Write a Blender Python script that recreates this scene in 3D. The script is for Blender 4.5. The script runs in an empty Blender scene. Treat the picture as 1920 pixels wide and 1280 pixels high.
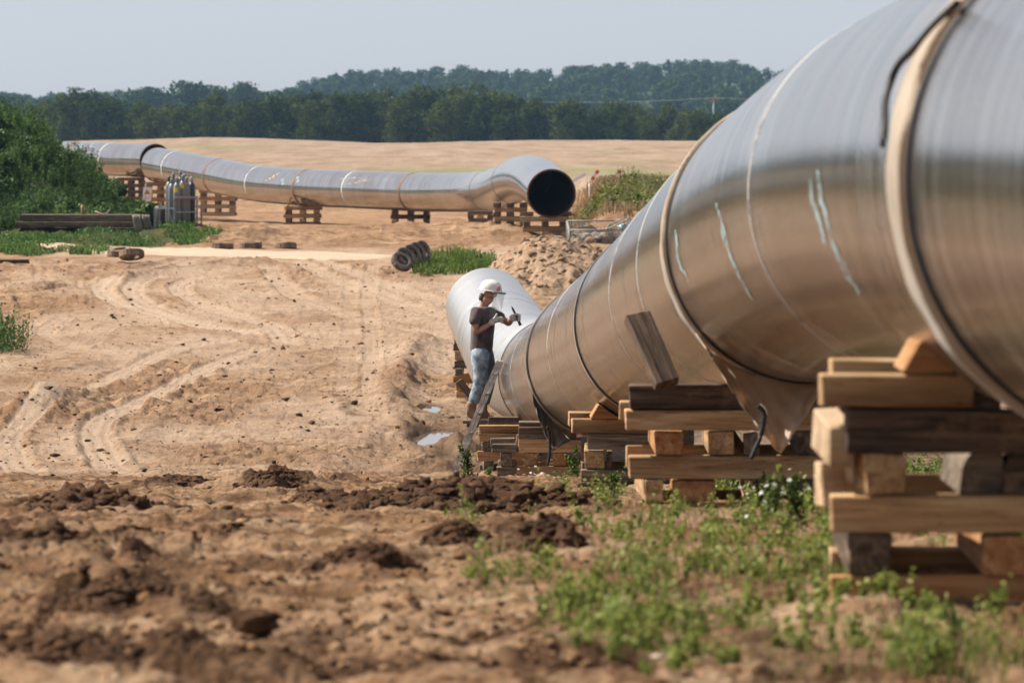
import bpy, bmesh, math, random
import numpy as np
from mathutils import Vector, Matrix
random.seed(7); rng = np.random.default_rng(7)
sc = bpy.context.scene
C = sc.collection
R = math.radians

# ------------------------------------------------------------------ camera
F = 9600.0                      # focal length in pixels of the 1920 px wide photograph
HZ = 250.0                      # image row of the true horizon
CZ = 3.4
PITCH = math.atan((640 - HZ) / F)
cd = bpy.data.cameras.new('camera'); cam = bpy.data.objects.new('camera', cd); C.objects.link(cam)
cd.sensor_width = 36; cd.lens = 36 * F / 1920; cd.clip_start = 0.5; cd.clip_end = 9000
cam.location = (0, 0, CZ); cam.rotation_euler = (math.pi / 2 - PITCH, 0, 0)
cd.dof.use_dof = True; cd.dof.focus_distance = 50; cd.dof.aperture_fstop = 8.0
sc.camera = cam

# ------------------------------------------------------------------ sky and sun
SUN_EL, SUN_AZ = R(47), R(-72)          # azimuth measured from +Y (view direction), negative = left
w = bpy.data.worlds.new('World'); sc.world = w; w.use_nodes = True
nt = w.node_tree; nt.nodes.clear()
sky = nt.nodes.new('ShaderNodeTexSky'); sky.sky_type = 'NISHITA'; sky.sun_disc = False
sky.sun_elevation = SUN_EL; sky.sun_rotation = SUN_AZ
sky.air_density = 1.3; sky.dust_density = 0.6; sky.ozone_density = 2.0; sky.altitude = 0
hsv = nt.nodes.new('ShaderNodeHueSaturation'); hsv.inputs['Saturation'].default_value = 0.55
bg = nt.nodes.new('ShaderNodeBackground'); bg.inputs['Strength'].default_value = 0.071
wo = nt.nodes.new('ShaderNodeOutputWorld')
tint = nt.nodes.new('ShaderNodeMix'); tint.data_type = 'RGBA'; tint.blend_type = 'MULTIPLY'; tint.inputs[0].default_value = 1; tint.inputs[7].default_value = (1.0, 0.97, 1.04, 1)
nt.links.new(sky.outputs[0], hsv.inputs['Color']); nt.links.new(hsv.outputs[0], tint.inputs[6]); veil = nt.nodes.new('ShaderNodeMix'); veil.data_type = 'RGBA'; veil.inputs[0].default_value = 0.5; veil.inputs[7].default_value = (4.15, 4.3, 4.65, 1)
nt.links.new(tint.outputs[2], veil.inputs[6]); nt.links.new(veil.outputs[2], bg.inputs[0]); nt.links.new(bg.outputs[0], wo.inputs[0])
sl = bpy.data.lights.new('sun', 'SUN'); sl.energy = 5.0; sl.angle = R(0.6); sl.color = (1, 0.93, 0.82)
so = bpy.data.objects.new('sun', sl); C.objects.link(so)
sd = Vector((math.sin(SUN_AZ) * math.cos(SUN_EL), math.cos(SUN_AZ) * math.cos(SUN_EL), math.sin(SUN_EL)))
so.rotation_euler = sd.to_track_quat('Z', 'Y').to_euler(); so.location = (-20, 30, 40)
sc.view_settings.view_transform = 'Standard'; sc.view_settings.look = 'None'
sc.view_settings.exposure = 0.86; sc.view_settings.gamma = 1
sc.render.engine = 'CYCLES'
sc.cycles.use_denoising = True
sc.cycles.max_bounces = 6; sc.cycles.diffuse_bounces = 3; sc.cycles.glossy_bounces = 3
sc.cycles.transparent_max_bounces = 12; sc.cycles.volume_bounces = 0; sc.cycles.caustics_reflective = False

# ------------------------------------------------------------------ helpers
_cp, _sp = math.cos(PITCH), math.sin(PITCH)
def ray(px, py):
    a = (px - 960) / F; b = (640 - py) / F
    v = Vector((a, _cp + b * _sp, -_sp + b * _cp)); return v / v.y
def P(px, py, d):
    return Vector((0, 0, CZ)) + ray(px, py) * d
def S(d): return F / d

def hash2(ix, iy, seed):
    h = (ix.astype(np.int64) * 374761393 + iy.astype(np.int64) * 668265263 + seed * 1442695041) & 0xffffffff
    h = ((h ^ (h >> 13)) * 1274126177) & 0xffffffff
    return ((h ^ (h >> 16)) & 0xffff) / 65535.0
def vnoise(x, y, seed=0):
    ix = np.floor(x); iy = np.floor(y); fx = x - ix; fy = y - iy
    fx = fx * fx * fx * (fx * (fx * 6 - 15) + 10); fy = fy * fy * fy * (fy * (fy * 6 - 15) + 10)
    a = hash2(ix, iy, seed); b = hash2(ix + 1, iy, seed); c = hash2(ix, iy + 1, seed); d = hash2(ix + 1, iy + 1, seed)
    return (a + (b - a) * fx) * (1 - fy) + (c + (d - c) * fx) * fy
def fbm(x, y, oct=4, seed=0, gain=0.5):
    s = 0; a = 1; n = 0
    for k in range(oct):
        s = s + a * (vnoise(x * 2 ** k + 17.3 * k, y * 2 ** k - 9.1 * k, seed + k) - 0.5); n += a; a *= gain
    return s / n * 2          # about -1..1
def sstep(a, b, x):
    t = np.clip((x - a) / (b - a), 0, 1); return t * t * (3 - 2 * t)

def tag(o, label=None, cat=None, group=None, kind=None):
    if label: o['label'] = label
    if cat: o['category'] = cat
    if group: o['group'] = group
    if kind or cat: o['kind'] = kind or 'thing'
    return o
def empty(name, loc=(0, 0, 0), label=None, cat=None, group=None):
    o = bpy.data.objects.new(name, None); C.objects.link(o); o.location = loc
    o.empty_display_size = 0.1
    return tag(o, label, cat, group)
def link(name, me, mat=None, parent=None):
    o = bpy.data.objects.new(name, me); C.objects.link(o)
    if mat is not None:
        for m in (mat if isinstance(mat, (list, tuple)) else [mat]): me.materials.append(m)
    if parent is not None:
        o.parent = parent
        o.matrix_parent_inverse = Matrix.Translation(parent.location).inverted() if isinstance(parent, bpy.types.Object) and parent.type == 'EMPTY' and parent.rotation_euler[2] == 0 else Matrix()
    return o
def np_mesh(name, verts, quads=None, tris=None, smooth=False):
    me = bpy.data.meshes.new(name)
    verts = np.asarray(verts, np.float32).reshape(-1, 3)
    idx = []; st = []; tot = []; n = 0
    if quads is not None and len(quads):
        q = np.asarray(quads, np.int32).reshape(-1, 4); idx.append(q.ravel()); tot.append(np.full(len(q), 4)); st.append(np.arange(len(q)) * 4); n = len(q) * 4
    if tris is not None and len(tris):
        t = np.asarray(tris, np.int32).reshape(-1, 3); idx.append(t.ravel()); tot.append(np.full(len(t), 3)); st.append(n + np.arange(len(t)) * 3)
    idx = np.concatenate(idx); st = np.concatenate(st); tot = np.concatenate(tot)
    me.vertices.add(len(verts)); me.vertices.foreach_set('co', verts.ravel())
    me.loops.add(len(idx)); me.loops.foreach_set('vertex_index', idx.astype(np.int32))
    me.polygons.add(len(st)); me.polygons.foreach_set('loop_start', st.astype(np.int32)); me.polygons.foreach_set('loop_total', tot.astype(np.int32))
    if smooth: me.polygons.foreach_set('use_smooth', np.ones(len(st), bool))
    me.update(); me.validate(); return me
def bm_mesh(name, bm, smooth=False):
    me = bpy.data.meshes.new(name); bm.to_mesh(me); bm.free()
    if smooth:
        for p in me.polygons: p.use_smooth = True
    return me
def basis(zdir, up=Vector((0, 0, 1))):
    z = zdir.normalized(); x = up.cross(z)
    if x.length < 1e-4: x = Vector((1, 0, 0)).cross(z)
    x.normalize(); y = z.cross(x); return Matrix((x, y, z)).transposed()
def add_box(bm, c, size, rot=None, bevel=0.0, jitter=0.0, mi=0):
    r = bmesh.ops.create_cube(bm, size=1.0)
    vs = r['verts']
    for v in vs:
        v.co = Vector((v.co.x * size[0], v.co.y * size[1], v.co.z * size[2]))
        if jitter: v.co += Vector([random.uniform(-jitter, jitter) for _ in range(3)])
    fs = set(f for v in vs for f in v.link_faces)
    for f in fs: f.material_index = mi
    if bevel:
        es = list(set(e for v in vs for e in v.link_edges))
        rb = bmesh.ops.bevel(bm, geom=es, offset=bevel, segments=1, affect='EDGES', profile=0.5)
        vs = list(set(v for f in rb['faces'] for v in f.verts) | set(v for v in vs if v.is_valid))
        for f in rb['faces']: f.material_index = mi
    M = (rot.to_4x4() if rot is not None else Matrix())
    for v in vs:
        if v.is_valid: v.co = (M @ v.co) + Vector(c)
def add_tube(bm, pts, rad, n=8, cap=True, mi=0):
    pts = [Vector(p) for p in pts]; rings = []
    rads = rad if isinstance(rad, (list, tuple)) else [rad] * len(pts)
    for i, p in enumerate(pts):
        t = (pts[min(i + 1, len(pts) - 1)] - pts[max(i - 1, 0)])
        B = basis(t, Vector((0, 0, 1)) if abs(t.normalized().z) < 0.95 else Vector((0, 1, 0)))
        rings.append([bm.verts.new(p + B @ Vector((math.cos(2 * math.pi * k / n) * rads[i], math.sin(2 * math.pi * k / n) * rads[i], 0))) for k in range(n)])
    for a, b in zip(rings, rings[1:]):
        for k in range(n):
            f = bm.faces.new((a[k], a[(k + 1) % n], b[(k + 1) % n], b[k])); f.material_index = mi; f.smooth = True
    if cap:
        bm.faces.new(rings[0][::-1]).material_index = mi; bm.faces.new(rings[-1]).material_index = mi
def add_lathe(bm, prof, n=20, M=Matrix(), mi=0):
    rings = [[bm.verts.new(M @ Vector((math.cos(2 * math.pi * k / n) * r, math.sin(2 * math.pi * k / n) * r, z))) for k in range(n)] for r, z in prof]
    for a, b in zip(rings, rings[1:]):
        for k in range(n):
            f = bm.faces.new((a[k], a[(k + 1) % n], b[(k + 1) % n], b[k])); f.smooth = True; f.material_index = mi
    bm.faces.new(rings[0][::-1]).material_index = mi; bm.faces.new(rings[-1]).material_index = mi

# ------------------------------------------------------------------ materials
class N:
    """small node builder"""
    def __init__(s, name):
        s.m = bpy.data.materials.new(name); s.m.use_nodes = True; s.t = s.m.node_tree; s.t.nodes.clear()
        s.out = s.n('ShaderNodeOutputMaterial'); s.b = s.n('ShaderNodeBsdfPrincipled'); s.l(s.b.outputs[0], s.out.inputs[0])
    def n(s, k, **kw):
        x = s.t.nodes.new(k)
        for a, v in kw.items(): setattr(x, a, v)
        return x
    def l(s, a, b): s.t.links.new(a, b)
    def coord(s, kind='Object', scale=(1, 1, 1)):
        tc = s.n('ShaderNodeTexCoord'); mp = s.n('ShaderNodeMapping'); mp.inputs['Scale'].default_value = scale
        s.l(tc.outputs[kind], mp.inputs[0]); return mp.outputs[0]
    def noise(s, vec, scale, detail=4, rough=0.55, dist=0.0):
        x = s.n('ShaderNodeTexNoise'); x.inputs['Scale'].default_value = scale; x.inputs['Detail'].default_value = detail
        x.inputs['Roughness'].default_value = rough; x.inputs['Distortion'].default_value = dist
        if vec is not None: s.l(vec, x.inputs['Vector'])
        return x.outputs['Fac']
    def ramp(s, fac, stops):
        x = s.n('ShaderNodeValToRGB'); e = x.color_ramp.elements
        while len(e) < len(stops): e.new(0.5)
        for k, (p, c) in enumerate(stops):
            e[k].position = p; e[k].color = (*c, 1) if len(c) == 3 else c
        s.l(fac, x.inputs[0]); return x.outputs[0]
    def mix(s, fac, a, b, mode='MIX'):
        x = s.n('ShaderNodeMix', data_type='RGBA', blend_type=mode)
        for v, i in ((fac, 0), (a, 6), (b, 7)):
            if hasattr(v, 'links'): s.l(v, x.inputs[i])
            elif i == 0: x.inputs[0].default_value = v
            else: x.inputs[i].default_value = (*v, 1)
        return x.outputs[2]
    def math(s, op, a, b=0.0, c=None):
        x = s.n('ShaderNodeMath', operation=op)
        for v, i in ((a, 0), (b, 1), (c, 2)):
            if v is None: continue
            if hasattr(v, 'links'): s.l(v, x.inputs[i])
            else: x.inputs[i].default_value = v
        return x.outputs[0]
    def attr(s, name):
        x = s.n('ShaderNodeAttribute'); x.attribute_name = name; return x.outputs['Fac']
    def bump(s, h, strength=0.5, dist=0.02, prev=None):
        x = s.n('ShaderNodeBump'); x.inputs['Strength'].default_value = strength; x.inputs['Distance'].default_value = dist
        s.l(h, x.inputs['Height'])
        if prev is not None: s.l(prev, x.inputs['Normal'])
        s.l(x.outputs[0], s.b.inputs['Normal']); return x.outputs[0]
    def set(s, **kw):
        for k, v in kw.items():
            i = s.b.inputs[k.replace('_', ' ')]
            if hasattr(v, 'links'): s.l(v, i)
            else: i.default_value = (*v, 1) if isinstance(v, tuple) and len(v) == 3 else v
        return s
def flat(name, col, rough=0.6, metal=0.0, var=0.15, scale=8.0, bump=0.0):
    m = N(name); v = m.coord('Object'); f = m.noise(v, scale, 5, 0.6)
    c2 = tuple(max(0, x * (1 - var * 2)) for x in col); c1 = tuple(min(1, x * (1 + var)) for x in col)
    m.set(Base_Color=m.ramp(f, [(0.3, c2), (0.7, c1)]), Roughness=rough, Metallic=metal)
    if bump: m.bump(f, bump, 0.01)
    return m.m

def sand_mat():
    m = N('sandy_ground'); v = m.coord('Object')
    big = m.noise(v, 0.35, 5, 0.6, 0.4); mid = m.noise(v, 2.5, 6, 0.65); fine = m.noise(v, 18, 5, 0.7)
    stre = m.noise(m.coord('Object', (0.5, 2.2, 1)), 1.6, 6, 0.65, 1.0)
    base = m.ramp(stre, [(0.36, (0.30, 0.158, 0.078)), (0.5, (0.475, 0.295, 0.170)), (0.64, (0.60, 0.42, 0.268))])
    base = m.mix(m.math('MULTIPLY', m.ramp(big, [(0.4, (1, 1, 1)), (0.56, (0, 0, 0))]), 0.6), base, (0.30, 0.155, 0.075))
    base = m.mix(m.math('MULTIPLY', m.ramp(mid, [(0.38, (1, 1, 1)), (0.475, (0, 0, 0))]), 0.8), base, (0.18, 0.09, 0.04))
    base = m.mix(m.math('MULTIPLY', m.ramp(fine, [(0.38, (1, 1, 1)), (0.46, (0, 0, 0))]), 0.55), base, (0.15, 0.08, 0.04))
    base = m.mix(m.math('MULTIPLY', m.attr('track'), 0.8), base, (0.70, 0.53, 0.395))
    soil = m.math('ADD', m.attr('soil'), m.math('MULTIPLY', m.math('SUBTRACT', mid, 0.5), 0.8))
    base = m.mix(m.ramp(soil, [(0.35, (0, 0, 0)), (0.65, (1, 1, 1))]), base, m.ramp(fine, [(0.38, (0.065, 0.032, 0.016)), (0.62, (0.175, 0.092, 0.046))]))
    gr = m.math('ADD', m.attr('green'), m.math('MULTIPLY', m.math('SUBTRACT', mid, 0.5), 0.9))
    base = m.mix(m.ramp(gr, [(0.4, (0, 0, 0)), (0.6, (1, 1, 1))]), base, (0.07, 0.085, 0.025))
    wet = m.attr('wet')
    base = m.mix(m.math('MULTIPLY', wet, 0.9), base, (0.115, 0.07, 0.042))
    m.set(Base_Color=base, Roughness=m.math('SUBTRACT', 0.97, m.math('MULTIPLY', wet, 0.3)), Specular_IOR_Level=0.12)
    b = m.bump(m.noise(v, 6, 9, 0.75), 1.0, 0.16)
    m.bump(fine, 0.9, 0.05, b)
    return m.m
SAND = sand_mat()
def soil_mat(name, lo, hi, bs=1.0):
    m = N(name); v = m.coord('Object'); f = m.noise(v, 6, 6, 0.7); g = m.noise(v, 30, 5, 0.7)
    c = m.ramp(f, [(0.38, lo), (0.62, hi)])
    m.set(Base_Color=m.mix(m.math('MULTIPLY', g, 0.4), c, tuple(x * 0.6 for x in lo)), Roughness=0.95, Specular_IOR_Level=0.15)
    m.bump(m.noise(v, 22, 6, 0.75), 1.0, 0.03 * bs); return m.m
SOIL = soil_mat('dark_moist_soil', (0.058, 0.028, 0.014), (0.165, 0.088, 0.046))
MOUND = soil_mat('brown_heap_soil', (0.28, 0.175, 0.105), (0.55, 0.385, 0.26), 2)
SANDCLOD = soil_mat('sandy_clod', (0.26, 0.135, 0.06), (0.50, 0.31, 0.17))
def field_mat():
    m = N('stubble_field'); v = m.coord('Object', (0.6, 0.06, 1)); a = m.noise(v, 0.6, 6, 0.7); f = m.noise(m.coord('Object', (1, 0.25, 1)), 3, 5, 0.75)
    c = m.ramp(a, [(0.38, (0.23, 0.16, 0.112)), (0.5, (0.315, 0.228, 0.162)), (0.62, (0.38, 0.285, 0.21))])
    c = m.mix(m.ramp(f, [(0.4, (.75, .75, .75)), (0.56, (0, 0, 0))]), c, (0.24, 0.16, 0.10))
    g = m.noise(m.coord('Object', (0.03, 0.012, 1)), 1.0, 4, 0.6)
    c = m.mix(m.ramp(g, [(0.58, (0, 0, 0)), (0.68, (0.6, 0.6, 0.6))]), c, (0.17, 0.19, 0.07))
    m.set(Base_Color=c, Roughness=0.95, Specular_IOR_Level=0.1); m.bump(f, 0.9, 0.25); return m.m
FIELD = field_mat()
def road_mat():
    m = N('pale_road'); v = m.coord('Object', (0.4, 3, 1)); a = m.noise(v, 2, 6, 0.6)
    m.set(Base_Color=m.ramp(a, [(0.3, (0.36, 0.25, 0.16)), (0.7, (0.46, 0.35, 0.25))]), Roughness=0.9); m.bump(a, 0.3, 0.02); return m.m
def leaf_mat(name, c1, c2, c3, trans=0.35, rough=0.6, spec=.25):
    m = N(name); g = m.n('ShaderNodeNewGeometry'); v = m.coord('Object')
    n1 = m.noise(v, 0.35, 3)
    f = m.math('ADD', m.math('MULTIPLY', g.outputs['Random Per Island'], 0.6), m.math('MULTIPLY', n1, 0.4))
    oi = m.n('ShaderNodeObjectInfo'); f = m.math('ADD', f, m.math('MULTIPLY', m.math('SUBTRACT', oi.outputs['Random'], 0.5), 0.5))
    col = m.ramp(f, [(0.2, c1), (0.5, c2), (0.85, c3)])
    m.set(Base_Color=col, Roughness=rough, Specular_IOR_Level=spec)
    t = m.n('ShaderNodeBsdfTranslucent'); m.l(col, t.inputs[0]); mx = m.n('ShaderNodeMixShader'); mx.inputs[0].default_value = trans
    m.l(m.b.outputs[0], mx.inputs[1]); m.l(t.outputs[0], mx.inputs[2]); m.l(mx.outputs[0], m.out.inputs[0]); return m.m
LEAF_DARK = leaf_mat('dark_tree_leaves', (0.016, 0.030, 0.005), (0.040, 0.062, 0.010), (0.095, 0.115, 0.022), 0.18, .9, .05)
LEAF_FAR = leaf_mat('far_forest_leaves', (0.018, 0.036, 0.010), (0.034, 0.062, 0.016), (0.06, 0.09, 0.026), 0.15, .9, .05)
LEAF_BANK = leaf_mat('bank_leaves', (0.018, 0.042, 0.008), (0.045, 0.10, 0.016), (0.14, 0.23, 0.055), 0.35)
LEAF_WEED = leaf_mat('weed_leaves', (0.035, 0.06, 0.012), (0.10, 0.145, 0.026), (0.27, 0.31, 0.075), 0.4)
LEAF_TUFT = leaf_mat('tuft_leaves', (0.07, 0.12, 0.02), (0.17, 0.24, 0.04), (0.32, 0.38, 0.09), .4)
LEAF_YEL = leaf_mat('yellowish_herbs', (0.09, 0.11, 0.02), (0.20, 0.20, 0.05), (0.42, 0.38, 0.09), 0.35)
LEAF_DRY = leaf_mat('dry_grass', (0.20, 0.13, 0.06), (0.30, 0.21, 0.11), (0.40, 0.30, 0.17), 0.3)
PETAL = leaf_mat('white_petals', (0.6, 0.6, 0.52), (0.75, 0.75, 0.68), (0.85, 0.85, 0.8), 0.3)
BARK = flat('bark', (0.06, 0.045, 0.03), 0.9)

def wood_mat(name, lo, mid, hi, grain=0.9):
    m = N(name); oi = m.n('ShaderNodeObjectInfo')
    tc = m.n('ShaderNodeTexCoord'); mp = m.n('ShaderNodeMapping'); mp.inputs['Scale'].default_value = (0.9, 11, 11)
    cb = m.n('ShaderNodeCombineXYZ'); m.l(m.math('MULTIPLY', oi.outputs['Random'], 30), cb.inputs[0]); m.l(m.math('MULTIPLY', oi.outputs['Random'], 7), cb.inputs[2])
    m.l(cb.outputs[0], mp.inputs['Location']); m.l(tc.outputs['Object'], mp.inputs[0])
    g = m.noise(mp.outputs[0], 2.2, 6, 0.65, 0.6); blot = m.noise(mp.outputs[0], 0.35, 4, 0.6)
    c = m.ramp(g, [(0.37, lo), (0.5, mid), (0.62, hi)])
    c = m.mix(m.math('MULTIPLY', m.ramp(blot, [(0.38, (1, 1, 1)), (0.5, (0, 0, 0))]), 0.65), c, tuple(x * 0.5 for x in lo))
    crk = m.noise(mp.outputs[0], 6.5, 3, .8); c = m.mix(m.ramp(crk, [(.34, (.85, .85, .85)), (.39, (0, 0, 0))]), c, tuple(x * .3 for x in lo))
    mud = m.noise(m.coord('Object', (2, 2, 3)), 3.0, 6, .7); c = m.mix(m.math('MULTIPLY', m.ramp(mud, [(.56, (0, 0, 0)), (.66, (1, 1, 1))]), .5), c, (.30, .19, .11))
    hs = m.n('ShaderNodeHueSaturation'); m.l(c, hs.inputs['Color']); m.l(m.math('ADD', 0.8, m.math('MULTIPLY', oi.outputs['Random'], 0.4)), hs.inputs['Value'])
    m.set(Base_Color=hs.outputs[0], Roughness=0.8, Specular_IOR_Level=0.2); m.bump(g, grain, 0.008); return m.m
WOOD = {
    'tan': wood_mat('tan_timber', (0.28, 0.155, 0.072), (0.45, 0.275, 0.14), (0.58, 0.40, 0.225)),
    'orange': wood_mat('orange_timber', (0.29, 0.13, 0.05), (0.41, 0.20, 0.085), (0.50, 0.29, 0.14)),
    'grey': wood_mat('grey_timber', (0.085, 0.062, 0.045), (0.15, 0.115, 0.085), (0.25, 0.20, 0.155)),
    'dark': wood_mat('dark_timber', (0.055, 0.036, 0.026), (0.115, 0.078, 0.055), (0.20, 0.14, 0.10)),
    'pale': wood_mat('pale_timber', (0.38, 0.25, 0.14), (0.52, 0.37, 0.23), (0.62, 0.47, 0.32)),
}
def pipe_mat(name, tint, lo, hi, rough=0.2, wb=.25):
    m = N(name); uv = m.n('ShaderNodeUVMap')
    def band(su, sv, scale, det=6, rgh=0.7):
        mp = m.n('ShaderNodeMapping'); mp.inputs['Scale'].default_value = (su, sv, 1); m.l(uv.outputs[0], mp.inputs[0]); return m.noise(mp.outputs[0], scale, det, rgh)
    rings = band(14, 1.1, 2.5); fine = band(60, 3, 3); patch = band(0.5, 3, 1.2, 5, 0.6); scr = band(5, 5.5, 3, 4)
    wide = band(7, .40, 1.0, 8, .72); arc = band(9, 1.6, 1.0, 6, .75)
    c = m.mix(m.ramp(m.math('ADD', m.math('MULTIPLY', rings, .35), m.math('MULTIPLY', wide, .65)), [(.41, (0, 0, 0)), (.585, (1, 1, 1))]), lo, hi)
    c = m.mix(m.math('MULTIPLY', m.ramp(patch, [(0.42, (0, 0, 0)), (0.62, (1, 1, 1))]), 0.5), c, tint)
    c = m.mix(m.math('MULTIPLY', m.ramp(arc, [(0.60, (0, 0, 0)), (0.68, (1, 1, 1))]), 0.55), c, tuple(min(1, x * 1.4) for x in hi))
    c = m.mix(m.math('MULTIPLY', m.ramp(scr, [(0.33, (1, 1, 1)), (0.41, (0, 0, 0))]), 0.5), c, tuple(x * 0.45 for x in lo))
    c = m.mix(m.math('MULTIPLY', m.ramp(fine, [(0.54, (0, 0, 0)), (0.64, (1, 1, 1))]), 0.3), c, tuple(min(1, x * 1.4) for x in hi))
    dirt = m.ramp(m.noise(m.coord('Object'), 1.4, 9, 0.72), [(0.55, (0, 0, 0)), (0.68, (1, 1, 1))]); spl = m.ramp(m.noise(m.coord('Object'), 16, 4, 0.6), [(0.66, (0, 0, 0)), (0.70, (1, 1, 1))])
    dd_ = m.math('MULTIPLY', m.math('ADD', m.math('MULTIPLY', dirt, .6), m.math('MULTIPLY', spl, .4)), wb * 1.3)
    c = m.mix(dd_, c, (0.33, 0.235, 0.16))
    r = m.math('ADD', rough - 0.08, m.math('MULTIPLY', wide, 0.17)); r = m.math('ADD', r, m.math('MULTIPLY', fine, 0.05)); r = m.math('ADD', r, m.math('MULTIPLY', dd_, .5))
    m.set(Base_Color=c, Metallic=m.math('SUBTRACT', 0.88, m.math('MULTIPLY', dd_, .7)), Roughness=r)
    m.bump(rings, 0.3, 0.0030, m.bump(fine, 0.15, 0.0006, m.bump(wide, wb, .006))); return m.m
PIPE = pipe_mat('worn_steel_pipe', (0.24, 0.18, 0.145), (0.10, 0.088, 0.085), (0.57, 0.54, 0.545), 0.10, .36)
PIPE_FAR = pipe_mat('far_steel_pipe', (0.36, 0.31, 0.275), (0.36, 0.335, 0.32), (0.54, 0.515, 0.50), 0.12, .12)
PIPE_SKYLIT = pipe_mat('skylit_steel_pipe', (0.46, 0.43, 0.4), (0.46, 0.45, 0.44), (0.58, 0.57, 0.56), 0.33)  # paler copy of the pipe steel, sky reflection put into its base colour
SEAM = flat('black_seam', (0.012, 0.011, 0.01), 0.6)
RUST = flat('rusty_weld', (0.17, 0.09, 0.055), 0.7, 0.2, 0.25, 6)
RIM = flat('rusty_rim', (0.20, 0.08, 0.055), 0.6, 0.2)
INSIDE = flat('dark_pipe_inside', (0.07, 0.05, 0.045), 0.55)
def paint_mat(name, col, cut=0.5, sc_=6):
    m = N(name); v = m.coord('Object'); f = m.noise(v, sc_, 6, 0.75)
    m.set(Base_Color=col, Roughness=0.6, Alpha=m.ramp(f, [(cut - 0.07, (0, 0, 0)), (cut + 0.07, (0.85, 0.85, 0.85))])); return m.m
WHITEP = paint_mat('white_chalk_paint', (0.68, 0.66, 0.62), 0.42); BLUEP = paint_mat('blue_chalk', (0.38, 0.56, 0.60), 0.52, 14); YELP = paint_mat('ochre_chalk', (0.6, 0.42, 0.2), 0.5, 5)
DARKP = paint_mat('dark_marker', (0.05, 0.04, 0.04), 0.45, 12)
def cloth_mat(name, lo, hi, sc_=3):
    m = N(name); v = m.coord('Object'); f = m.noise(v, sc_, 6, 0.65); g = m.noise(v, 90, 2)
    m.set(Base_Color=m.ramp(f, [(0.38, lo), (0.62, hi)]), Roughness=0.85, Sheen_Weight=0.2); m.bump(g, 0.2, 0.002, m.bump(m.noise(v, 7, 5, 0.6), 0.5, 0.02)); return m.m
CANVAS = cloth_mat('beige_canvas', (0.46, 0.37, 0.27), (0.64, 0.54, 0.42)); _t = CANVAS.node_tree; _o = [n for n in _t.nodes if n.type == 'OUTPUT_MATERIAL'][0]; _b = [n for n in _t.nodes if n.type == 'BSDF_PRINCIPLED'][0]; _tr = _t.nodes.new('ShaderNodeBsdfTranslucent'); _tr.inputs[0].default_value = (.85, .62, .40, 1); _mx = _t.nodes.new('ShaderNodeMixShader'); _mx.inputs[0].default_value = .4
_t.links.new(_b.outputs[0], _mx.inputs[1]); _t.links.new(_tr.outputs[0], _mx.inputs[2]); _t.links.new(_mx.outputs[0], _o.inputs[0])
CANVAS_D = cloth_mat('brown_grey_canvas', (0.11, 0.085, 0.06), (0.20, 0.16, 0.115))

# ------------------------------------------------------------------ terrain
DP = np.array([[-80, 1.3], [0, 1.3], [12, 1.33], [15, 1.375], [20, 1.6], [27, 1.99], [34, 2.42], [38, 2.63], [42, 2.86], [46, 3.13], [50.5, 3.42], [56, 3.74],
               [62, 4.08], [67, 4.33], [75, 4.48], [87, 4.47], [100, 4.28], [120, 3.82], [137, 3.28], [145, 3.12], [155, 3.02], [160, 3.0], [175, 3.15],
               [192, 3.4], [209, 3.52], [222, 3.5], [232, 3.1], [250, 2.1], [300, 1.95], [400, 1.6], [500, 1.15], [600, 0.9], [700, 1.6], [850, 3.0], [1000, 3.6], [1400, 3.6]])
_dx = np.diff(DP[:, 0]); _m = np.diff(DP[:, 1]) / _dx
_t = np.concatenate([[_m[0]], np.where(_m[:-1] * _m[1:] > 0, 2 * _m[:-1] * _m[1:] / np.where(_m[:-1] + _m[1:] == 0, 1, _m[:-1] + _m[1:]), 0), [_m[-1]]])
def prof(d):
    d = np.clip(np.asarray(d, float), DP[0, 0], DP[-1, 0] - 1e-6); i = np.clip(np.searchsorted(DP[:, 0], d, side='right') - 1, 0, len(_dx) - 1)
    h = _dx[i]; t = (d - DP[i, 0]) / h
    return (2*t**3 - 3*t**2 + 1) * DP[i, 1] + (t**3 - 2*t**2 + t) * h * _t[i] + (-2*t**3 + 3*t**2) * DP[i + 1, 1] + (t**3 - t**2) * h * _t[i + 1]
def base_z(x, y):
    x = np.asarray(x, float); y = np.asarray(y, float)
    z = CZ - prof(y)
    # field crest varies sideways
    px = 960 + x * F / np.maximum(y, 50)
    dy = np.interp(px, [-400, 110, 380, 500, 700, 850, 1000, 1300, 2300], [20, 17, 8, 11, 19, 16, 13, 14, 24]) - 14.4
    z = z - dy * y / F * sstep(300, 560, y) * (1 - sstep(650, 760, y))
    # overgrown spoil bank on the left
    hb = 3.35 * sstep(-12.0, -18.3, x) * sstep(158, 173, y) * (1 - sstep(180, 200, y))
    z = z + hb
    # raised verge on the right of the open pipe end
    vb = sstep(1.9, 3.2, x - (y - 160) * 0.012) * (sstep(158, 168, y) * 0.55 + sstep(168, 200, y) * 0.85) * (1 - sstep(218, 250, y))
    z = z + vb
    # left edge hump with the small bush
    z = z + 0.45 * np.exp(-((x + 7.6) / 0.55) ** 2 - ((y - 83) / 3.0) ** 2)
    # low wet strip beside the pipe
    ws = sstep(-2.3, -1.7, x - (y - 70) * 0.01) * sstep(54, 60, y) * (1 - sstep(92, 104, y))
    z = z - 0.12 * ws
    return z
def ground(px, py, d0=11.0, d1=700.0):
    r = ray(px, py); d = d0
    while d < d1:
        st = max(0.05, d * 0.004); x = r.x * d; zz = CZ + r.z * d
        if zz <= float(base_z(x, d)): return Vector((x, d, float(base_z(x, d))))
        d += st
    return Vector((r.x * d1, d1, float(base_z(r.x * d1, d1))))

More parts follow.
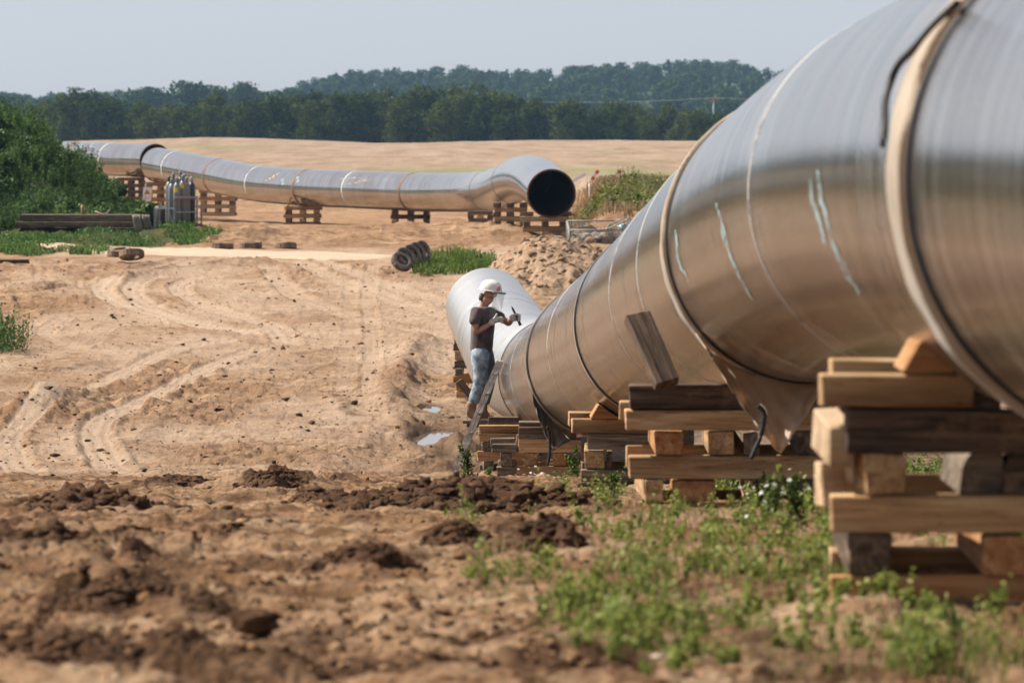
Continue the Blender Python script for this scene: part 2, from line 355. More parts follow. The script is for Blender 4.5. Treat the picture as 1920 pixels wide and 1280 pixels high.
TRACKS = [  # image-row polylines on the ground: (points, half width m, depth m, lightness)
    ([(45, 885), (18, 850), (15, 815), (60, 772), (150, 735), (250, 690), (330, 655), (420, 640)], 0.21, 0.039, .9),
    ([(215, 880), (185, 840), (178, 808), (200, 782), (270, 750), (340, 715), (410, 680), (480, 655)], 0.21, 0.044, .9),
    ([(262, 518), (219, 526), (190, 542), (219, 566), (266, 584), (328, 602), (430, 620), (520, 628)], 0.25, 0.039, 1),
    ([(300, 520), (255, 533), (251, 555), (292, 580), (360, 602), (470, 622)], 0.25, 0.033, .9),
    ([(375, 520), (335, 537), (350, 558), (401, 580), (474, 602), (510, 612), (540, 645)], 0.23, 0.039, .9),
    ([(120, 600), (85, 622), (109, 638), (146, 653), (230, 668)], 0.20, 0.028, .7),
    ([(500, 500), (547, 551), (620, 580), (700, 606), (830, 630)], 0.25, 0.028, .7),
    ([(560, 490), (650, 535), (760, 575), (840, 600)], 0.25, 0.028, .8),
    ([(600, 488), (700, 528), (800, 560), (850, 575)], 0.25, 0.028, .8),
    ([(655, 505), (656, 560), (655, 620), (648, 700), (640, 760)], 0.14, 0.01, .45),
    ([(700, 500), (690, 560), (700, 640), (690, 740)], 0.15, 0.017, .6),
    ([(0, 690), (120, 660), (240, 600), (420, 585)], 0.23, 0.017, .5),
]
TR = [([ground(*p)[:2] for p in pts], hw, dep, li) for pts, hw, dep, li in TRACKS]
BERM = [ground(*p)[:2] for p in [(790, 640), (772, 680), (745, 720), (738, 755), (765, 795), (800, 830), (850, 850)]]
RIDGES = [([ground(*p)[:2] for p in pts], w_, h_) for pts, w_, h_ in [
    ([(225, 528), (290, 512), (400, 498), (480, 492)], .5, .16), ([(560, 668), (620, 662), (690, 660)], .35, .12), ([(240, 505), (330, 490), (420, 486)], .4, .12),
    ([(60, 700), (120, 693), (180, 680)], .3, .08), ([(250, 840), (300, 800), (390, 760)], .25, .07), ([(620, 745), (650, 760), (645, 780), (700, 785)], .25, .08)]]
PUD = [(ground(822, 822), 0.30, 1.7), (ground(808, 766), 0.11, 0.9), (ground(832, 857), 0.12, 0.5)]
def poly_dist(x, y, pts):
    best = np.full(x.shape, 1e9); side = np.zeros(x.shape)
    for a, b in zip(pts, pts[1:]):
        ax, ay = a; bx, by = b; dx, dy = bx - ax, by - ay; L = dx * dx + dy * dy + 1e-9
        t = np.clip(((x - ax) * dx + (y - ay) * dy) / L, 0, 1)
        qx = x - ax - t * dx; qy = y - ay - t * dy; dd = np.sqrt(qx * qx + qy * qy)
        m_ = dd < best; best = np.where(m_, dd, best); side = np.where(m_, np.sign(qx * dy - qy * dx), side)
    return best, side
def smooth_poly(pts, n=6):
    out = []
    P_ = [Vector(p) for p in pts]
    for i in range(len(P_) - 1):
        p0, p1, p2, p3 = P_[max(i - 1, 0)], P_[i], P_[i + 1], P_[min(i + 2, len(P_) - 1)]
        for k in range(n):
            t = k / n; out.append(0.5 * ((2 * p1) + (-p0 + p2) * t + (2*p0 - 5*p1 + 4*p2 - p3) * t*t + (-p0 + 3*p1 - 3*p2 + p3) * t**3))
    out.append(P_[-1]); return out
# soil patches: px, py, half width px, half depth m, rise m, darkness
PATCH = [(120, 1040, 190, 1.2, .07, 1), (430, 1015, 80, .8, .05, .7), (210, 1135, 180, .9, .07, 1), (90, 1220, 200, .8, .05, .9), (390, 1150, 90, .7, .05, .8),
         (150, 958, 160, 2.0, .08, .9), (520, 915, 90, 2.0, .12, .9), (560, 938, 90, 1.6, .06, .7), (870, 940, 190, 1.8, .1, 1), (1010, 1020, 90, .8, .06, .9), (840, 1015, 90, .8, .04, .8), (680, 1062, 90, .8, .05, .8),
         (300, 915, 60, 2, .08, .8), (640, 905, 40, 2, .05, .7), (1080, 1255, 200, .5, .02, .9), (700, 1262, 400, .4, .01, .7), (300, 1262, 260, .4, .04, .9), (1600, 1262, 300, .4, .02, .6), (480, 1180, 50, .3, .02, .9), (280, 790, 60, 2, 0, .45), (90, 540, 90, 3, .1, .5), (60, 990, 100, 1.2, .05, .7), (250, 1060, 120, .8, .05, .8)]
PT = [(ground(a, b), c / S(ground(a, b).y), d, e, f) for a, b, c, d, e, f in PATCH]

def terrain(x, y):
    """height and masks with all detail"""
    z = base_z(x, y)
    soil = np.zeros(x.shape); track = np.zeros(x.shape); wet = np.zeros(x.shape); green = np.zeros(x.shape)
    near = 1 - sstep(46, 60, y)
    mid = sstep(46, 60, y) * (1 - sstep(137, 145, y)); mnd = sstep(140, 147, y) * (1 - sstep(160, 172, y)); far = sstep(160, 175, y)
    rd = 1 - np.exp(-((y - 137.0) / 2.3) ** 2)
    trk = np.zeros(x.shape)
    for pts, hw, dep, li in TR:
        dd, sd_ = poly_dist(x, y, smooth_poly(pts))
        wob = hw * (1 + 0.25 * vnoise(x * 2, y * 0.7, 5))
        inn = 1 - sstep(wob * 0.75, wob * 1.15, dd)
        lug = 0.5 + 0.5 * np.cos(dd / hw * 7)
        z = z - inn * dep * (0.7 + 0.3 * lug) * 0.6 + dep * .75 * np.exp(-((dd - wob * 1.35) / (hw * 0.3)) ** 2) * (0.6 + 0.8 * vnoise(x * 3, y * 1.2, 8))
        track = np.maximum(track, inn * li * (0.65 + 0.35 * lug)); trk = np.maximum(trk, inn * .75)
    calm = 1 - 0.75 * trk
    z = z + near * (0.07 * fbm(x * 1.3, y * 0.9, 6, 11, .62) + 0.04 * fbm(x * 7, y * 5, 4, 21, .7) + 0.05 * np.maximum(0, fbm(x * 3.2, y * 2.2, 3, 31)))
    rough = sstep(-0.1, 0.35, fbm(x * 0.35, y * 0.12, 3, 41))
    z = z + mid * rd * calm * (0.05 * fbm(x * 0.5, y * 0.25, 4, 51) + (0.04 + 0.12 * rough) * fbm(x * 2.2, y * 0.9, 5, 61, 0.62) + 0.03 * fbm(x * 9, y * 3.5, 3, 62, .7) + 0.035 * rough * np.maximum(0, fbm(x * 5, y * 2.2, 3, 65)))
    z = z + mnd * rd * (0.42 * np.maximum(-0.2, fbm(x * 0.5, y * 0.22, 4, 71)) + 0.15 * fbm(x * 1.8, y * 0.9, 5, 81, .62))
    z = z + far * (1 - sstep(225, 240, y)) * (0.05 * fbm(x * 0.5, y * 0.2, 4, 91) - .04 + 0.03 * fbm(x * 2, y * 1, 3, 95))
    soil = np.maximum(soil, mid * rough * 0.33 * (0.5 + 0.5 * fbm(x * 0.9, y * 0.35, 4, 45)))
    track = np.maximum(track, mid * (0.45 + 0.5 * fbm(x * 0.8, y * 0.25, 4, 46)) * (1 - rough * .8)); track = np.clip(track, 0, 1)
    b, s_ = poly_dist(x, y, smooth_poly(BERM))
    z = z + 0.2 * np.exp(-(b / 0.42) ** 2) * (0.8 + 0.7 * fbm(x * 3, y * 1.1, 4, 99)); soil = np.maximum(soil, 0.42 * np.exp(-(b / 0.5) ** 2))
    for pts, w_, h_ in RIDGES:
        b, s_ = poly_dist(x, y, smooth_poly(pts)); k = np.exp(-(b / w_) ** 2)
        z = z + h_ * k * (0.7 + 0.8 * fbm(x * 2.5, y * 1.4, 4, 98)); soil = np.maximum(soil, 0.5 * k)
    # wet strip
    ws = sstep(-1.75, -1.25, x - (y - 70) * 0.005 + 0.25 * fbm(x * 1.5, y * 0.5, 3, 7)) * sstep(55, 60, y) * (1 - sstep(80, 90, y))
    wet = ws * (0.55 + 0.45 * fbm(x * 1.6, y * 0.4, 4, 17)); z = z + ws * 0.07 * fbm(x * 3.5, y * 1.6, 4, 27, .6)
    for g, rx, ry in PUD:
        e = np.sqrt(((x - g.x) / rx) ** 2 + ((y - g.y) / ry) ** 2) + 0.25 * fbm(x * 5, y * 2, 3, 37)
        k = 1 - sstep(1.1, 2.4, e); z = z * (1 - k) + (g.z - 0.055 + .04 * sstep(1.2, 1.6, e)) * k; wet = np.maximum(wet, 1 - sstep(1.2, 2.4, e))
    for g, rx, ry, hh, dk in PT:
        e = ((x - g.x) / rx) ** 2 + ((y - g.y) / ry) ** 2
        k = np.exp(-e * 1.2) * sstep(-0.55, 0.25, fbm(x * 14 / max(rx, .3) * .3, y * 6 / max(ry, .3) * .3, 3, 47) + 0.3)
        z = z + hh * k * (0.9 + 1.1 * fbm(x * 6, y * 4, 4, 57, .58)); soil = np.maximum(soil, k * dk * 1.1)
    # overall darker ploughed colour patches near
    soil = np.maximum(soil, near * 0.56 * sstep(-0.05, 0.35, fbm(x * 1.6, y * 0.9, 5, 67, .62)) * (1 - .5 * sstep(.5, 1.5, x)))
    soil = np.maximum(soil, mnd * 0.5 * sstep(0.0, 0.5, fbm(x * 0.7, y * 0.35, 4, 68)))
    green = np.maximum(green, sstep(-11.6, -14, x) * sstep(146, 152, y) * (1 - sstep(186, 196, y)) * 0.9)
    green = np.maximum(green, sstep(-8.3, -10.2, x + .6 * fbm(x * .8, y * .5, 2, 5)) * sstep(139.5, 142, y) * (1 - sstep(156, 160, y)) * 0.62)
    green = np.maximum(green, sstep(2.0, 3.6, x - (y - 160) * 0.012) * sstep(163, 170, y) * 0.62 * (1 - sstep(232, 250, y)))
    green = np.maximum(green, sstep(2.6, 4.5, x) * (1 - sstep(60, 90, y)) * 0.7)
    green = np.maximum(green, sstep(0.2, 1.2, -x - 0.103 * y) * sstep(30, 60, y) * 0.95)
    return z, soil, track, wet, green

def grid_mesh(name, ys, xs_of_y, fn, mat):
    X = np.stack([xs_of_y(y) for y in ys]); Y = np.repeat(ys[:, None], X.shape[1], 1)
    z, soil, track, wet, green = fn(X, Y)
    r, c = X.shape; V = np.stack([X, Y, z], -1).reshape(-1, 3)
    i = np.arange((r - 1) * c).reshape(r - 1, c)[:, :-1].ravel(); q = np.stack([i, i + 1, i + c + 1, i + c], -1)
    me = np_mesh(name, V, q, smooth=True)
    for nm, a in (('soil', soil), ('track', track), ('wet', wet), ('green', green)):
        at = me.attributes.new(nm, 'FLOAT', 'POINT'); at.data.foreach_set('value', a.ravel().astype(np.float32))
    return link(name, me, mat)
_inner = np.linspace(-1, 1, 541); _o = (np.arange(1, 56) / 55.0)
def xs_of_y(y):
    w_ = max(y, 12.5) * 0.113
    out = w_ + (160 - w_) * (_o * 0.06 + 0.94 * _o ** 2.6)
    return np.concatenate([-out[::-1], _inner * w_, out])
ys = [11.0]
while ys[-1] < 236: ys.append(ys[-1] * (1.0036 if ys[-1] < 160 else 1.006))
ys = np.concatenate([np.linspace(-60, 10.6, 60), np.array(ys)])
YB = ys[-1]
tag(grid_mesh('ground', ys, xs_of_y, terrain, SAND), kind='structure')
ysf = [YB]
while ysf[-1] < 1000: ysf.append(ysf[-1] * 1.008)
def fieldfn(X, Y):
    z = base_z(X, Y) + (0.05 * fbm(X * 0.8, Y * 0.3, 4, 3) + 0.12 * fbm(X * 0.1, Y * 0.03, 3, 4)) * sstep(YB, YB + 15, Y); o = np.zeros(X.shape); return z, o, o, o, o
_i2 = np.linspace(-1, 1, 241)
tag(grid_mesh('stubble_field', np.array(ysf), lambda y: np.concatenate([-(y * .12 + (900 - y * .12) * _o[::-1] ** 2), _i2 * y * 0.12, y * .12 + (900 - y * .12) * _o ** 2]) if y > YB + 1e-6 else np.concatenate([-(y * .12 + (160 - y * .12) * _o[::-1] ** 2), _i2 * y * 0.12, y * .12 + (160 - y * .12) * _o ** 2]), fieldfn, FIELD), kind='structure')
# far land and wooded hills
def hill_z(x, y):
    px = 960 + x * F / y
    top = np.interp(px, [-1500, -300, 0, 250, 480, 560, 680, 800, 950, 1040, 1100, 1180, 1260, 1360, 1420, 1480, 1600, 2400, 3500], [205, 200, 200, 199, 199, 190, 176, 170, 172, 174, 168, 162, 156, 157, 168, 176, 186, 200, 210])
    zt = CZ + (HZ - top) * 2400 / F
    k = sstep(1300, 2350, y)
    return -0.2 * (1 - k) + (zt) * k + k * (1.2 * fbm(x / 90, y / 90, 3, 5))
xa = np.linspace(-2200, 2200, 241); ya = np.linspace(990, 3600, 90); XA, YA = np.meshgrid(xa, ya); ZA = hill_z(XA, YA)
i = np.arange(89 * 241).reshape(89, 241)[:, :-1].ravel()
tag(link('hills', np_mesh('hills', np.stack([XA, YA, ZA], -1), np.stack([i, i + 1, i + 242, i + 241], -1), smooth=True), flat('hill_ground', (0.03, 0.05, 0.015), 0.95, var=.3, scale=.02)), kind='structure')
def groundv(px, py, d0=11.0):
    px = np.asarray(px, float); py = np.asarray(py, float); D = d0 * (700 / d0) ** (np.arange(1400) / 1399.0); out = np.zeros((len(px), 3))
    for c in range(0, len(px), 400):
        a = (px[c:c+400] - 960) / F; b = (640 - py[c:c+400]) / F; vy = _cp + b * _sp; vx = a / vy; vz = (-_sp + b * _cp) / vy
        X_ = vx[:, None] * D; Y_ = np.broadcast_to(D, X_.shape); hit_ = (CZ + vz[:, None] * D) <= base_z(X_, Y_); k = np.where(hit_.any(1), hit_.argmax(1), 1399); r_ = np.arange(len(a))
        out[c:c+400, 0] = X_[r_, k]; out[c:c+400, 1] = D[k]
    out[:, 2] = base_z(out[:, 0], out[:, 1]); return out
def gz(x, y):
    return float(terrain(np.array([float(x)]), np.array([float(y)]))[0][0])

# pale haul road
rp = smooth_poly([ground(*p) for p in [(60, 462), (160, 468), (300, 473), (450, 477), (600, 480), (745, 484)]], 12)
V = []; nW = 9
for i, p in enumerate(rp):
    for k in range(nW):
        yy = p.y + (k / (nW - 1) - 0.5) * min(1, 4 * i / len(rp) + .1, 5 * (len(rp) - 1 - i) / len(rp) + .1) * (3.6 + 0.8 * vnoise(np.array([p.x]), np.array([k * 3.1]), 4)[0]); V.append((p.x, yy, gz(p.x, yy) + 0.045 - (0.05 if k in (0, nW - 1) else 0)))
q = [(i * nW + k, (i + 1) * nW + k, (i + 1) * nW + k + 1, i * nW + k + 1) for i in range(len(rp) - 1) for k in range(nW - 1)]
tag(link('road', np_mesh('road', V, q, smooth=True), road_mat()), kind='structure')
# puddles
wm = N('puddle_water'); wm.set(Base_Color=(0.16, 0.115, 0.075), Roughness=0.03, Specular_IOR_Level=.6); wm.bump(wm.noise(wm.coord('Object'), 9, 3), 0.02, 0.01)
wm.set(Metallic=0.0)
for g, rx, ry in PUD:
    n = 40; V = [(g.x, g.y, g.z - 0.03)] + [(g.x + rx * 1.5 * math.cos(2 * math.pi * k / n), g.y + ry * 1.5 * math.sin(2 * math.pi * k / n), g.z - 0.03) for k in range(n)]
    tag(link('puddle', np_mesh('puddle', V, tris=[(0, 1 + k, 1 + (k + 1) % n) for k in range(n)]), wm.m), kind='structure')

# ------------------------------------------------------------------ pipes
RAD = 0.71
class Path:
    def __init__(s, pts, closed=False, n=26):
        s.p = []
        for i in range(len(pts) - 1):
            p0, p1, p2, p3 = pts[max(i - 1, 0)], pts[i], pts[i + 1], pts[min(i + 2, len(pts) - 1)]
            if i == 0: p0 = p1 * 2 - p2
            if i == len(pts) - 2: p3 = p2 * 2 - p1
            t1 = (p2 - p0).normalized() * (p2 - p1).length; t2 = (p3 - p1).normalized() * (p2 - p1).length
            for k in range(n):
                t = k / n; s.p.append((2*t**3 - 3*t**2 + 1) * p1 + (t**3 - 2*t**2 + t) * t1 + (-2*t**3 + 3*t**2) * p2 + (t**3 - t**2) * t2)
        s.p.append(pts[-1].copy()); s.s = [0]
        for a, b in zip(s.p, s.p[1:]): s.s.append(s.s[-1] + (b - a).length)
        s.L = s.s[-1]
        s.key = [s.s[min(i * n, len(s.s) - 1)] for i in range(len(pts))]
    def at(s, q):
        q2 = min(max(q, 0), s.L); i = int(np.searchsorted(s.s, q2)); i = min(max(i, 1), len(s.s) - 1)
        a, b = s.p[i - 1], s.p[i]; t = (q2 - s.s[i - 1]) / max(1e-9, s.s[i] - s.s[i - 1])
        i0 = max(i - 3, 0); i1 = min(i + 2, len(s.p) - 1); T = (s.p[i1] - s.p[i0]).normalized()
        p = a.lerp(b, t)
        if q < 0: p = p + T * q
        if q > s.L: p = p + T * (q - s.L)
        side = T.cross(Vector((0, 0, 1))).normalized(); up = side.cross(T); return p, T, side, up
    def pt(s, q, ang, r):
        p, T, side, up = s.at(q); return p + (up * math.cos(ang) + side * math.sin(ang)) * r
    def hit(s, px, py, r=RAD, smax=None):
        """first point of the tube met by the ray through an image point -> (s, angle)"""
        rr = ray(px, py); best = None
        K = [s.at(s.L * k / 500.0)[0] for k in range(501)]
        for k in range(1, 4000):
            d = 8 * (1.00085 ** k) ; q = Vector((0, 0, CZ)) + rr * d
            j = min(range(0, 501, 4), key=lambda a: (K[a] - q).length_squared); j = min(range(max(0, j - 4), min(501, j + 5)), key=lambda a: (K[a] - q).length_squared)
            if (K[j] - q).length <= r:
                p, T, side, up = s.at(s.L * j / 500.0); v = q - p; return s.L * j / 500.0 + v.dot(T), math.atan2(v.dot(side), v.dot(up))
            if d > 260: break
        return None
def tube_mesh(name, path, s0, s1, r, step=0.5, n=96, r1=None, cap=None, flip=False):
    k = max(2, int(abs(s1 - s0) / step) + 1); V = []; UV = []
    for i in range(k):
        q = s0 + (s1 - s0) * i / (k - 1); p, T, side, up = path.at(q); rr = r if r1 is None else r + (r1 - r) * i / (k - 1)
        for j in range(n + 1):
            a = 2 * math.pi * j / n; V.append(p + (up * math.cos(a) + side * math.sin(a)) * rr); UV.append((q, j / n))
    Q = []
    for i in range(k - 1):
        for j in range(n):
            a = i * (n + 1) + j; f = (a, a + n + 1, a + n + 2, a + 1); Q.append(f[::-1] if flip else f)
    me = np_mesh(name, V, Q, smooth=True); ul = me.uv_layers.new(name='UVMap')
    li = np.zeros(len(me.loops), np.int32); me.loops.foreach_get('vertex_index', li); ul.data.foreach_set('uv', np.array(UV, np.float32)[li].ravel())
    return me
def band(name, path, s, w_, r, h, mat, parent, n=96, a0=0.0, a1=2 * math.pi, wob=0.0, thick=None, k=5):
    """raised band round the pipe"""
    V = []; sg = n
    prof_ = [(-w_ / 2, -h), (-w_ / 2, h * 0.8), (-w_ * 0.3, h), (w_ * 0.3, h), (w_ / 2, h * 0.8), (w_ / 2, -h)]
    for j in range(sg + 1):
        a = a0 + (a1 - a0) * j / sg; wv = wob * (vnoise(np.array([a * 4 + s]), np.array([0.5]), 3)[0] - 0.5)
        for (du, dr) in prof_:
            V.append(path.pt(s + du + wv * (1 if du < 0 else 0.4), a, r + dr + wob * 0.1 * (vnoise(np.array([a * 9 + s]), np.array([du * 9]), 6)[0] - 0.5)))
    m_ = len(prof_); Q = [(j * m_ + i, (j + 1) * m_ + i, (j + 1) * m_ + i + 1, j * m_ + i + 1) for j in range(sg) for i in range(m_ - 1)]
    return link(name, np_mesh(name, V, [q[::-1] for q in Q], smooth=True), mat, parent)

near_pts = [Vector((2.05, -6, 3.1)), Vector((1.93, 5, 3.24)), P(2212, 332, 13.3), P(1734, 363, 20.0), P(1520, 447, 25.2), P(1263, 605, 36.8), P(1132, 673, 47.7), P(1044, 706, 62.5), P(988, 690, 68.5), P(950, 640, 77.5), P(914, 580, 87.2)]
NP = Path(near_pts)
sE, sM, sD, sC, sB, sA, sH, sG, sF = NP.key[2:11]
pl = empty('pipeline', (1.9, 13, base_z(1.9, 13)), 'huge shiny steel pipeline running from the right foreground down to the worker', 'pipeline')
cuts = [0, sE, sD, sC, sB, sA, sG + 1.0, sF]
for i, (a, b) in enumerate(zip(cuts, cuts[1:])):
    o = link('pipe_section', tube_mesh('pipe_section', NP, a + 0.02, b - 0.02, RAD, 0.4, 128), PIPE if i < 5 else PIPE_SKYLIT, pl)
    if i >= 5: o['label'] = 'sky-lit grey pipe section behind the worker'
for q, w_, hh in ((sE - .05, .06, .010), (sD - .02, .05, .008), (sC - .03, .09, .010), (sB - .03, .07, .009), (sA, .07, .008)):
    band('weld_seam', NP, q, w_, RAD, hh, SEAM, pl, 128)
for q in (sH + .5, sG + 1.0, sG - 1.5):
    band('weld_seam', NP, q, .05, RAD, .004, PIPE_SKYLIT, pl, 96)
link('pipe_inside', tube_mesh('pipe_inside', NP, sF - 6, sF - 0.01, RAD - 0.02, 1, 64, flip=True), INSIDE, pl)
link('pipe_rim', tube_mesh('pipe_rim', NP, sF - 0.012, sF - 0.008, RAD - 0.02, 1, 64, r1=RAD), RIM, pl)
band('weld_seam', NP, sC + .10, .12, RAD, .008, CANVAS, pl, 128)
def ring_line(px, py, path, parent, w_=.03, mat=None, a0=0, a1=2 * math.pi):
    h = path.hit(px, py)
    if h: band('paint_ring', path, h[0], w_, RAD, .003, mat or WHITEP, parent, 96, a0, a1)
for px, py in ((1404, 360), (1143, 560), (1029, 674), (959, 677), (930, 745), (1195, 480)): ring_line(px, py, NP, pl)
for px, py, f in ((1462, 300, (3.6, 5.6)), (1310, 470, (3.9, 5.4))): pass
def stroke(pts, wpx, path, parent, mat, name='chalk_mark'):
    hs = []
    for i in range(len(pts) - 1):
        for k in range(8):
            t = k / 8; x = pts[i][0] * (1 - t) + pts[i + 1][0] * t; y = pts[i][1] * (1 - t) + pts[i + 1][1] * t; a = path.hit(x, y); 
            if a: hs.append(a)
    if len(hs) < 2: return
    V = []; ww = wpx
    for k, (s_, a) in enumerate(hs):
        tp = math.sin(math.pi * min(1, max(0.05, k / (len(hs) - 1)))) ** 0.4
        for m_ in (-1, 0, 1): V.append(path.pt(s_ + m_ * ww * tp * (1.7 if ww < .1 and mat is BLUEP else 1), a, RAD + 0.0035))
    Q = [(k * 3 + j, k * 3 + j + 1, k * 3 + j + 4, k * 3 + j + 3) for k in range(len(hs) - 1) for j in range(2)]
    link(name, np_mesh(name, V, Q, smooth=True), mat, parent)
for pts, ww in (([(1268, 430), (1275, 490), (1300, 540)], .06), ([(1346, 380), (1360, 450), (1385, 510), (1420, 575)], .05), ([(1352, 400), (1368, 470), (1392, 520)], .04),
                ([(1522, 335), (1530, 390), (1550, 450), (1595, 520)], .05), ([(1535, 320), (1545, 380), (1562, 450), (1618, 560)], .04), ([(1590, 515), (1618, 555)], .05)):
    stroke(pts, ww, NP, pl, BLUEP)
for pts in ([(1450, 600), (1475, 640)], [(1330, 590), (1400, 650)], [(1500, 560), (1540, 620)], [(1640, 430), (1665, 520), (1720, 620)]): stroke(pts, .015, NP, pl, DARKP, 'scratch')

# canvas wraps round the joints
def cloth_patch(name, top, bot, d0, d1, mat, parent, nx=24, nz=16, amp=0.03, thick=0.006, seed=0):
    """hanging cloth between two image polylines at depths d0 (top) and d1 (bottom)"""
    def samp(pl_, t):
        n = len(pl_) - 1; f = min(t * n, n - 1e-6); i = int(f); f -= i; return (pl_[i][0] * (1 - f) + pl_[i + 1][0] * f, pl_[i][1] * (1 - f) + pl_[i + 1][1] * f)
    V = []
    for j in range(nz + 1):
        for i in range(nx + 1):
            a = samp(top, i / nx); b = samp(bot, i / nx); t = j / nz; x = a[0] * (1 - t) + b[0] * t; y = a[1] * (1 - t) + b[1] * t
            dd = d0 + (d1 - d0) * t + amp * (t * 0.8 + 0.2) * (math.sin(i * 0.8 + j * 0.35 + seed) + 0.6 * math.sin(i * 1.7 - j * 0.5 + seed * 2)) 
            V.append(P(x, y, dd))
    Q = [(j * (nx + 1) + i, (j + 1) * (nx + 1) + i, (j + 1) * (nx + 1) + i + 1, j * (nx + 1) + i + 1) for j in range(nz) for i in range(nx)]
    o = link(name, np_mesh(name, V, Q, smooth=True), mat, parent); md = o.modifiers.new('s', 'SOLIDIFY'); md.thickness = thick; return o
def rope(pts, r, parent, name='tie_strap', mat=SEAM):
    bm = bmesh.new(); add_tube(bm, smooth_poly(pts, 5), r, 6); return link(name, bm_mesh(name, bm), mat, parent)
w1 = empty('canvas_wrap', NP.at(sE)[0], 'beige canvas band wrapped round the big pipe at the right edge', 'canvas wrap')
band('wrap_band', NP, sE + .17, .34, RAD + .012, .014, CANVAS, w1, 160, wob=.09)
lp = []
for px, py in ((1812, 20), (1770, 60), (1735, 100), (1705, 135), (1684, 190), (1681, 240), (1680, 278)):
    h = NP.hit(px, py)
    if h: lp.append(NP.pt(h[0], h[1], RAD + .03))
if len(lp) > 2: rope(lp, .011, w1)
w2 = empty('canvas_wrap', NP.at(sD)[0], 'beige canvas wrap on the big pipe with a large flap hanging over timbers', 'canvas wrap')
band('wrap_band', NP, sD + .13, .26, RAD + .01, .012, CANVAS, w2, 160, wob=.08)
cloth_patch('flap', [(1305, 625), (1330, 655), (1370, 683), (1430, 706), (1490, 714), (1545, 710)], [(1330, 660), (1375, 735), (1420, 800), (1462, 850), (1500, 795), (1548, 715)], 25.15, 24.95, CANVAS, w2, 30, 20, .035)
rope([P(1421, 760, 24.85), P(1433, 775, 24.85), P(1427, 815, 24.85), P(1416, 842, 24.85), P(1408, 860, 24.85)], .012, w2)
w3 = empty('canvas_wrap', NP.at(sB)[0], 'narrow canvas wrap on the pipe near the worker with dark flap hanging', 'canvas wrap')
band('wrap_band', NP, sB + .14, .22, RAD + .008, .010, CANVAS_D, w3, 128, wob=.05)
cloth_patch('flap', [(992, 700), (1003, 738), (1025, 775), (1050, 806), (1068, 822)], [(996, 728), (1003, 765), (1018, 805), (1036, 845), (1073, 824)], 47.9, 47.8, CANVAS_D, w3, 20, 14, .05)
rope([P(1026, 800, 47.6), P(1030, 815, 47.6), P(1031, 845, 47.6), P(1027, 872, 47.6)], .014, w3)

# far pipes
def rd_(r): return RAD * F / r
fp = Path([P(1034, 363, 149.5), P(1005, 338, 155.5), P(976, 335, 163), P(944, 349, 171.5), P(908, 358.5, 180.5), P(850, 360.8, 185), P(780, 360, 188.3), P(680, 356, 192), P(580, 352, 196), P(481, 344, 201), P(412, 331, 205), P(295, 309, 212)])
fl = empty('far_pipe', fp.at(0)[0], 'long steel pipe with open dark end lying on timber cribs across the middle distance', 'pipe')
def at_px(path, px):
    lo = path.key[4] if len(path.key) > 8 else 0
    return min((lo + (path.L - lo) * k / 800 for k in range(801)), key=lambda q: abs(960 + path.at(q)[0].x * F / path.at(q)[0].y - px))
kc = [0, fp.key[2] + 3.5, fp.key[4] - 1.5] + [at_px(fp, p) for p in (780, 580, 412)] + [fp.L]
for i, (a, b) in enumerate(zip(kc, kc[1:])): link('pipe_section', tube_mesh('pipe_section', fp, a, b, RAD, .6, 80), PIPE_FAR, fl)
for q in kc[1:-1]: band('weld_seam', fp, q, .18, RAD, .006, RUST, fl, 80)
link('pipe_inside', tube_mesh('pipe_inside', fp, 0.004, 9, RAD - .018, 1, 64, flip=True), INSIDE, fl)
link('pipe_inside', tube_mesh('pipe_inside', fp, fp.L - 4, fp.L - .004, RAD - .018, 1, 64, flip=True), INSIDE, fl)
link('pipe_rim', tube_mesh('pipe_rim', fp, -0.01, 0.03, RAD - .035, 1, 80, r1=RAD + .010), RIM, fl)
link('pipe_rim', tube_mesh('pipe_rim', fp, fp.L - .02, fp.L, RAD + .008, 1, 80, r1=RAD - .03), RUST, fl)
for p in (672, 490, 333): band('paint_ring', fp, at_px(fp, p), .07, RAD, .004, WHITEP, fl, 80)
for p in ((532, 345), (560, 342)): stroke([(p[0], p[1] - 10), (p[0] - 2, p[1] + 5)], .16, fp, fl, BLUEP)
for a, b in (((500, 340), (530, 322)), ((640, 336), (690, 333)), ((655, 346), (700, 336))): stroke([a, b], .12, fp, fl, YELP)
for p in (905, 912, 922): stroke([(p, 345), (p + 4, 362)], .05, fp, fl, DARKP)
lpth = Path([P(292, 302, 214.8), P(250, 300.5, 217), P(180, 298, 220), P(110, 296, 224), P(-60, 292, 232)])
fl2 = empty('far_pipe', lpth.at(0)[0], 'second far pipe with open rusty end partly hidden behind the green bank', 'pipe')
q = at_px(lpth, 148)
link('pipe_section', tube_mesh('pipe_section', lpth, 0, q, RAD, .6, 80), PIPE_FAR, fl2); link('pipe_section', tube_mesh('pipe_section', lpth, q, lpth.L, RAD, .6, 80), PIPE_FAR, fl2)
band('weld_seam', lpth, q, .18, RAD, .01, flat('red_orange_weld', (0.42, 0.09, 0.04), .6), fl2, 80)
link('pipe_inside', tube_mesh('pipe_inside', lpth, 0.004, 8, RAD - .018, 1, 64, flip=True), INSIDE, fl2)
link('pipe_rim', tube_mesh('pipe_rim', lpth, 0.0, 0.02, RAD - .035, 1, 80, r1=RAD + .01), RUST, fl2)
band('paint_ring', lpth, at_px(lpth, 212), .07, RAD, .004, WHITEP, fl2, 80)
for p in (152, 174): stroke([(p, 270), (p - 2, 280)], .2, lpth, fl2, BLUEP)

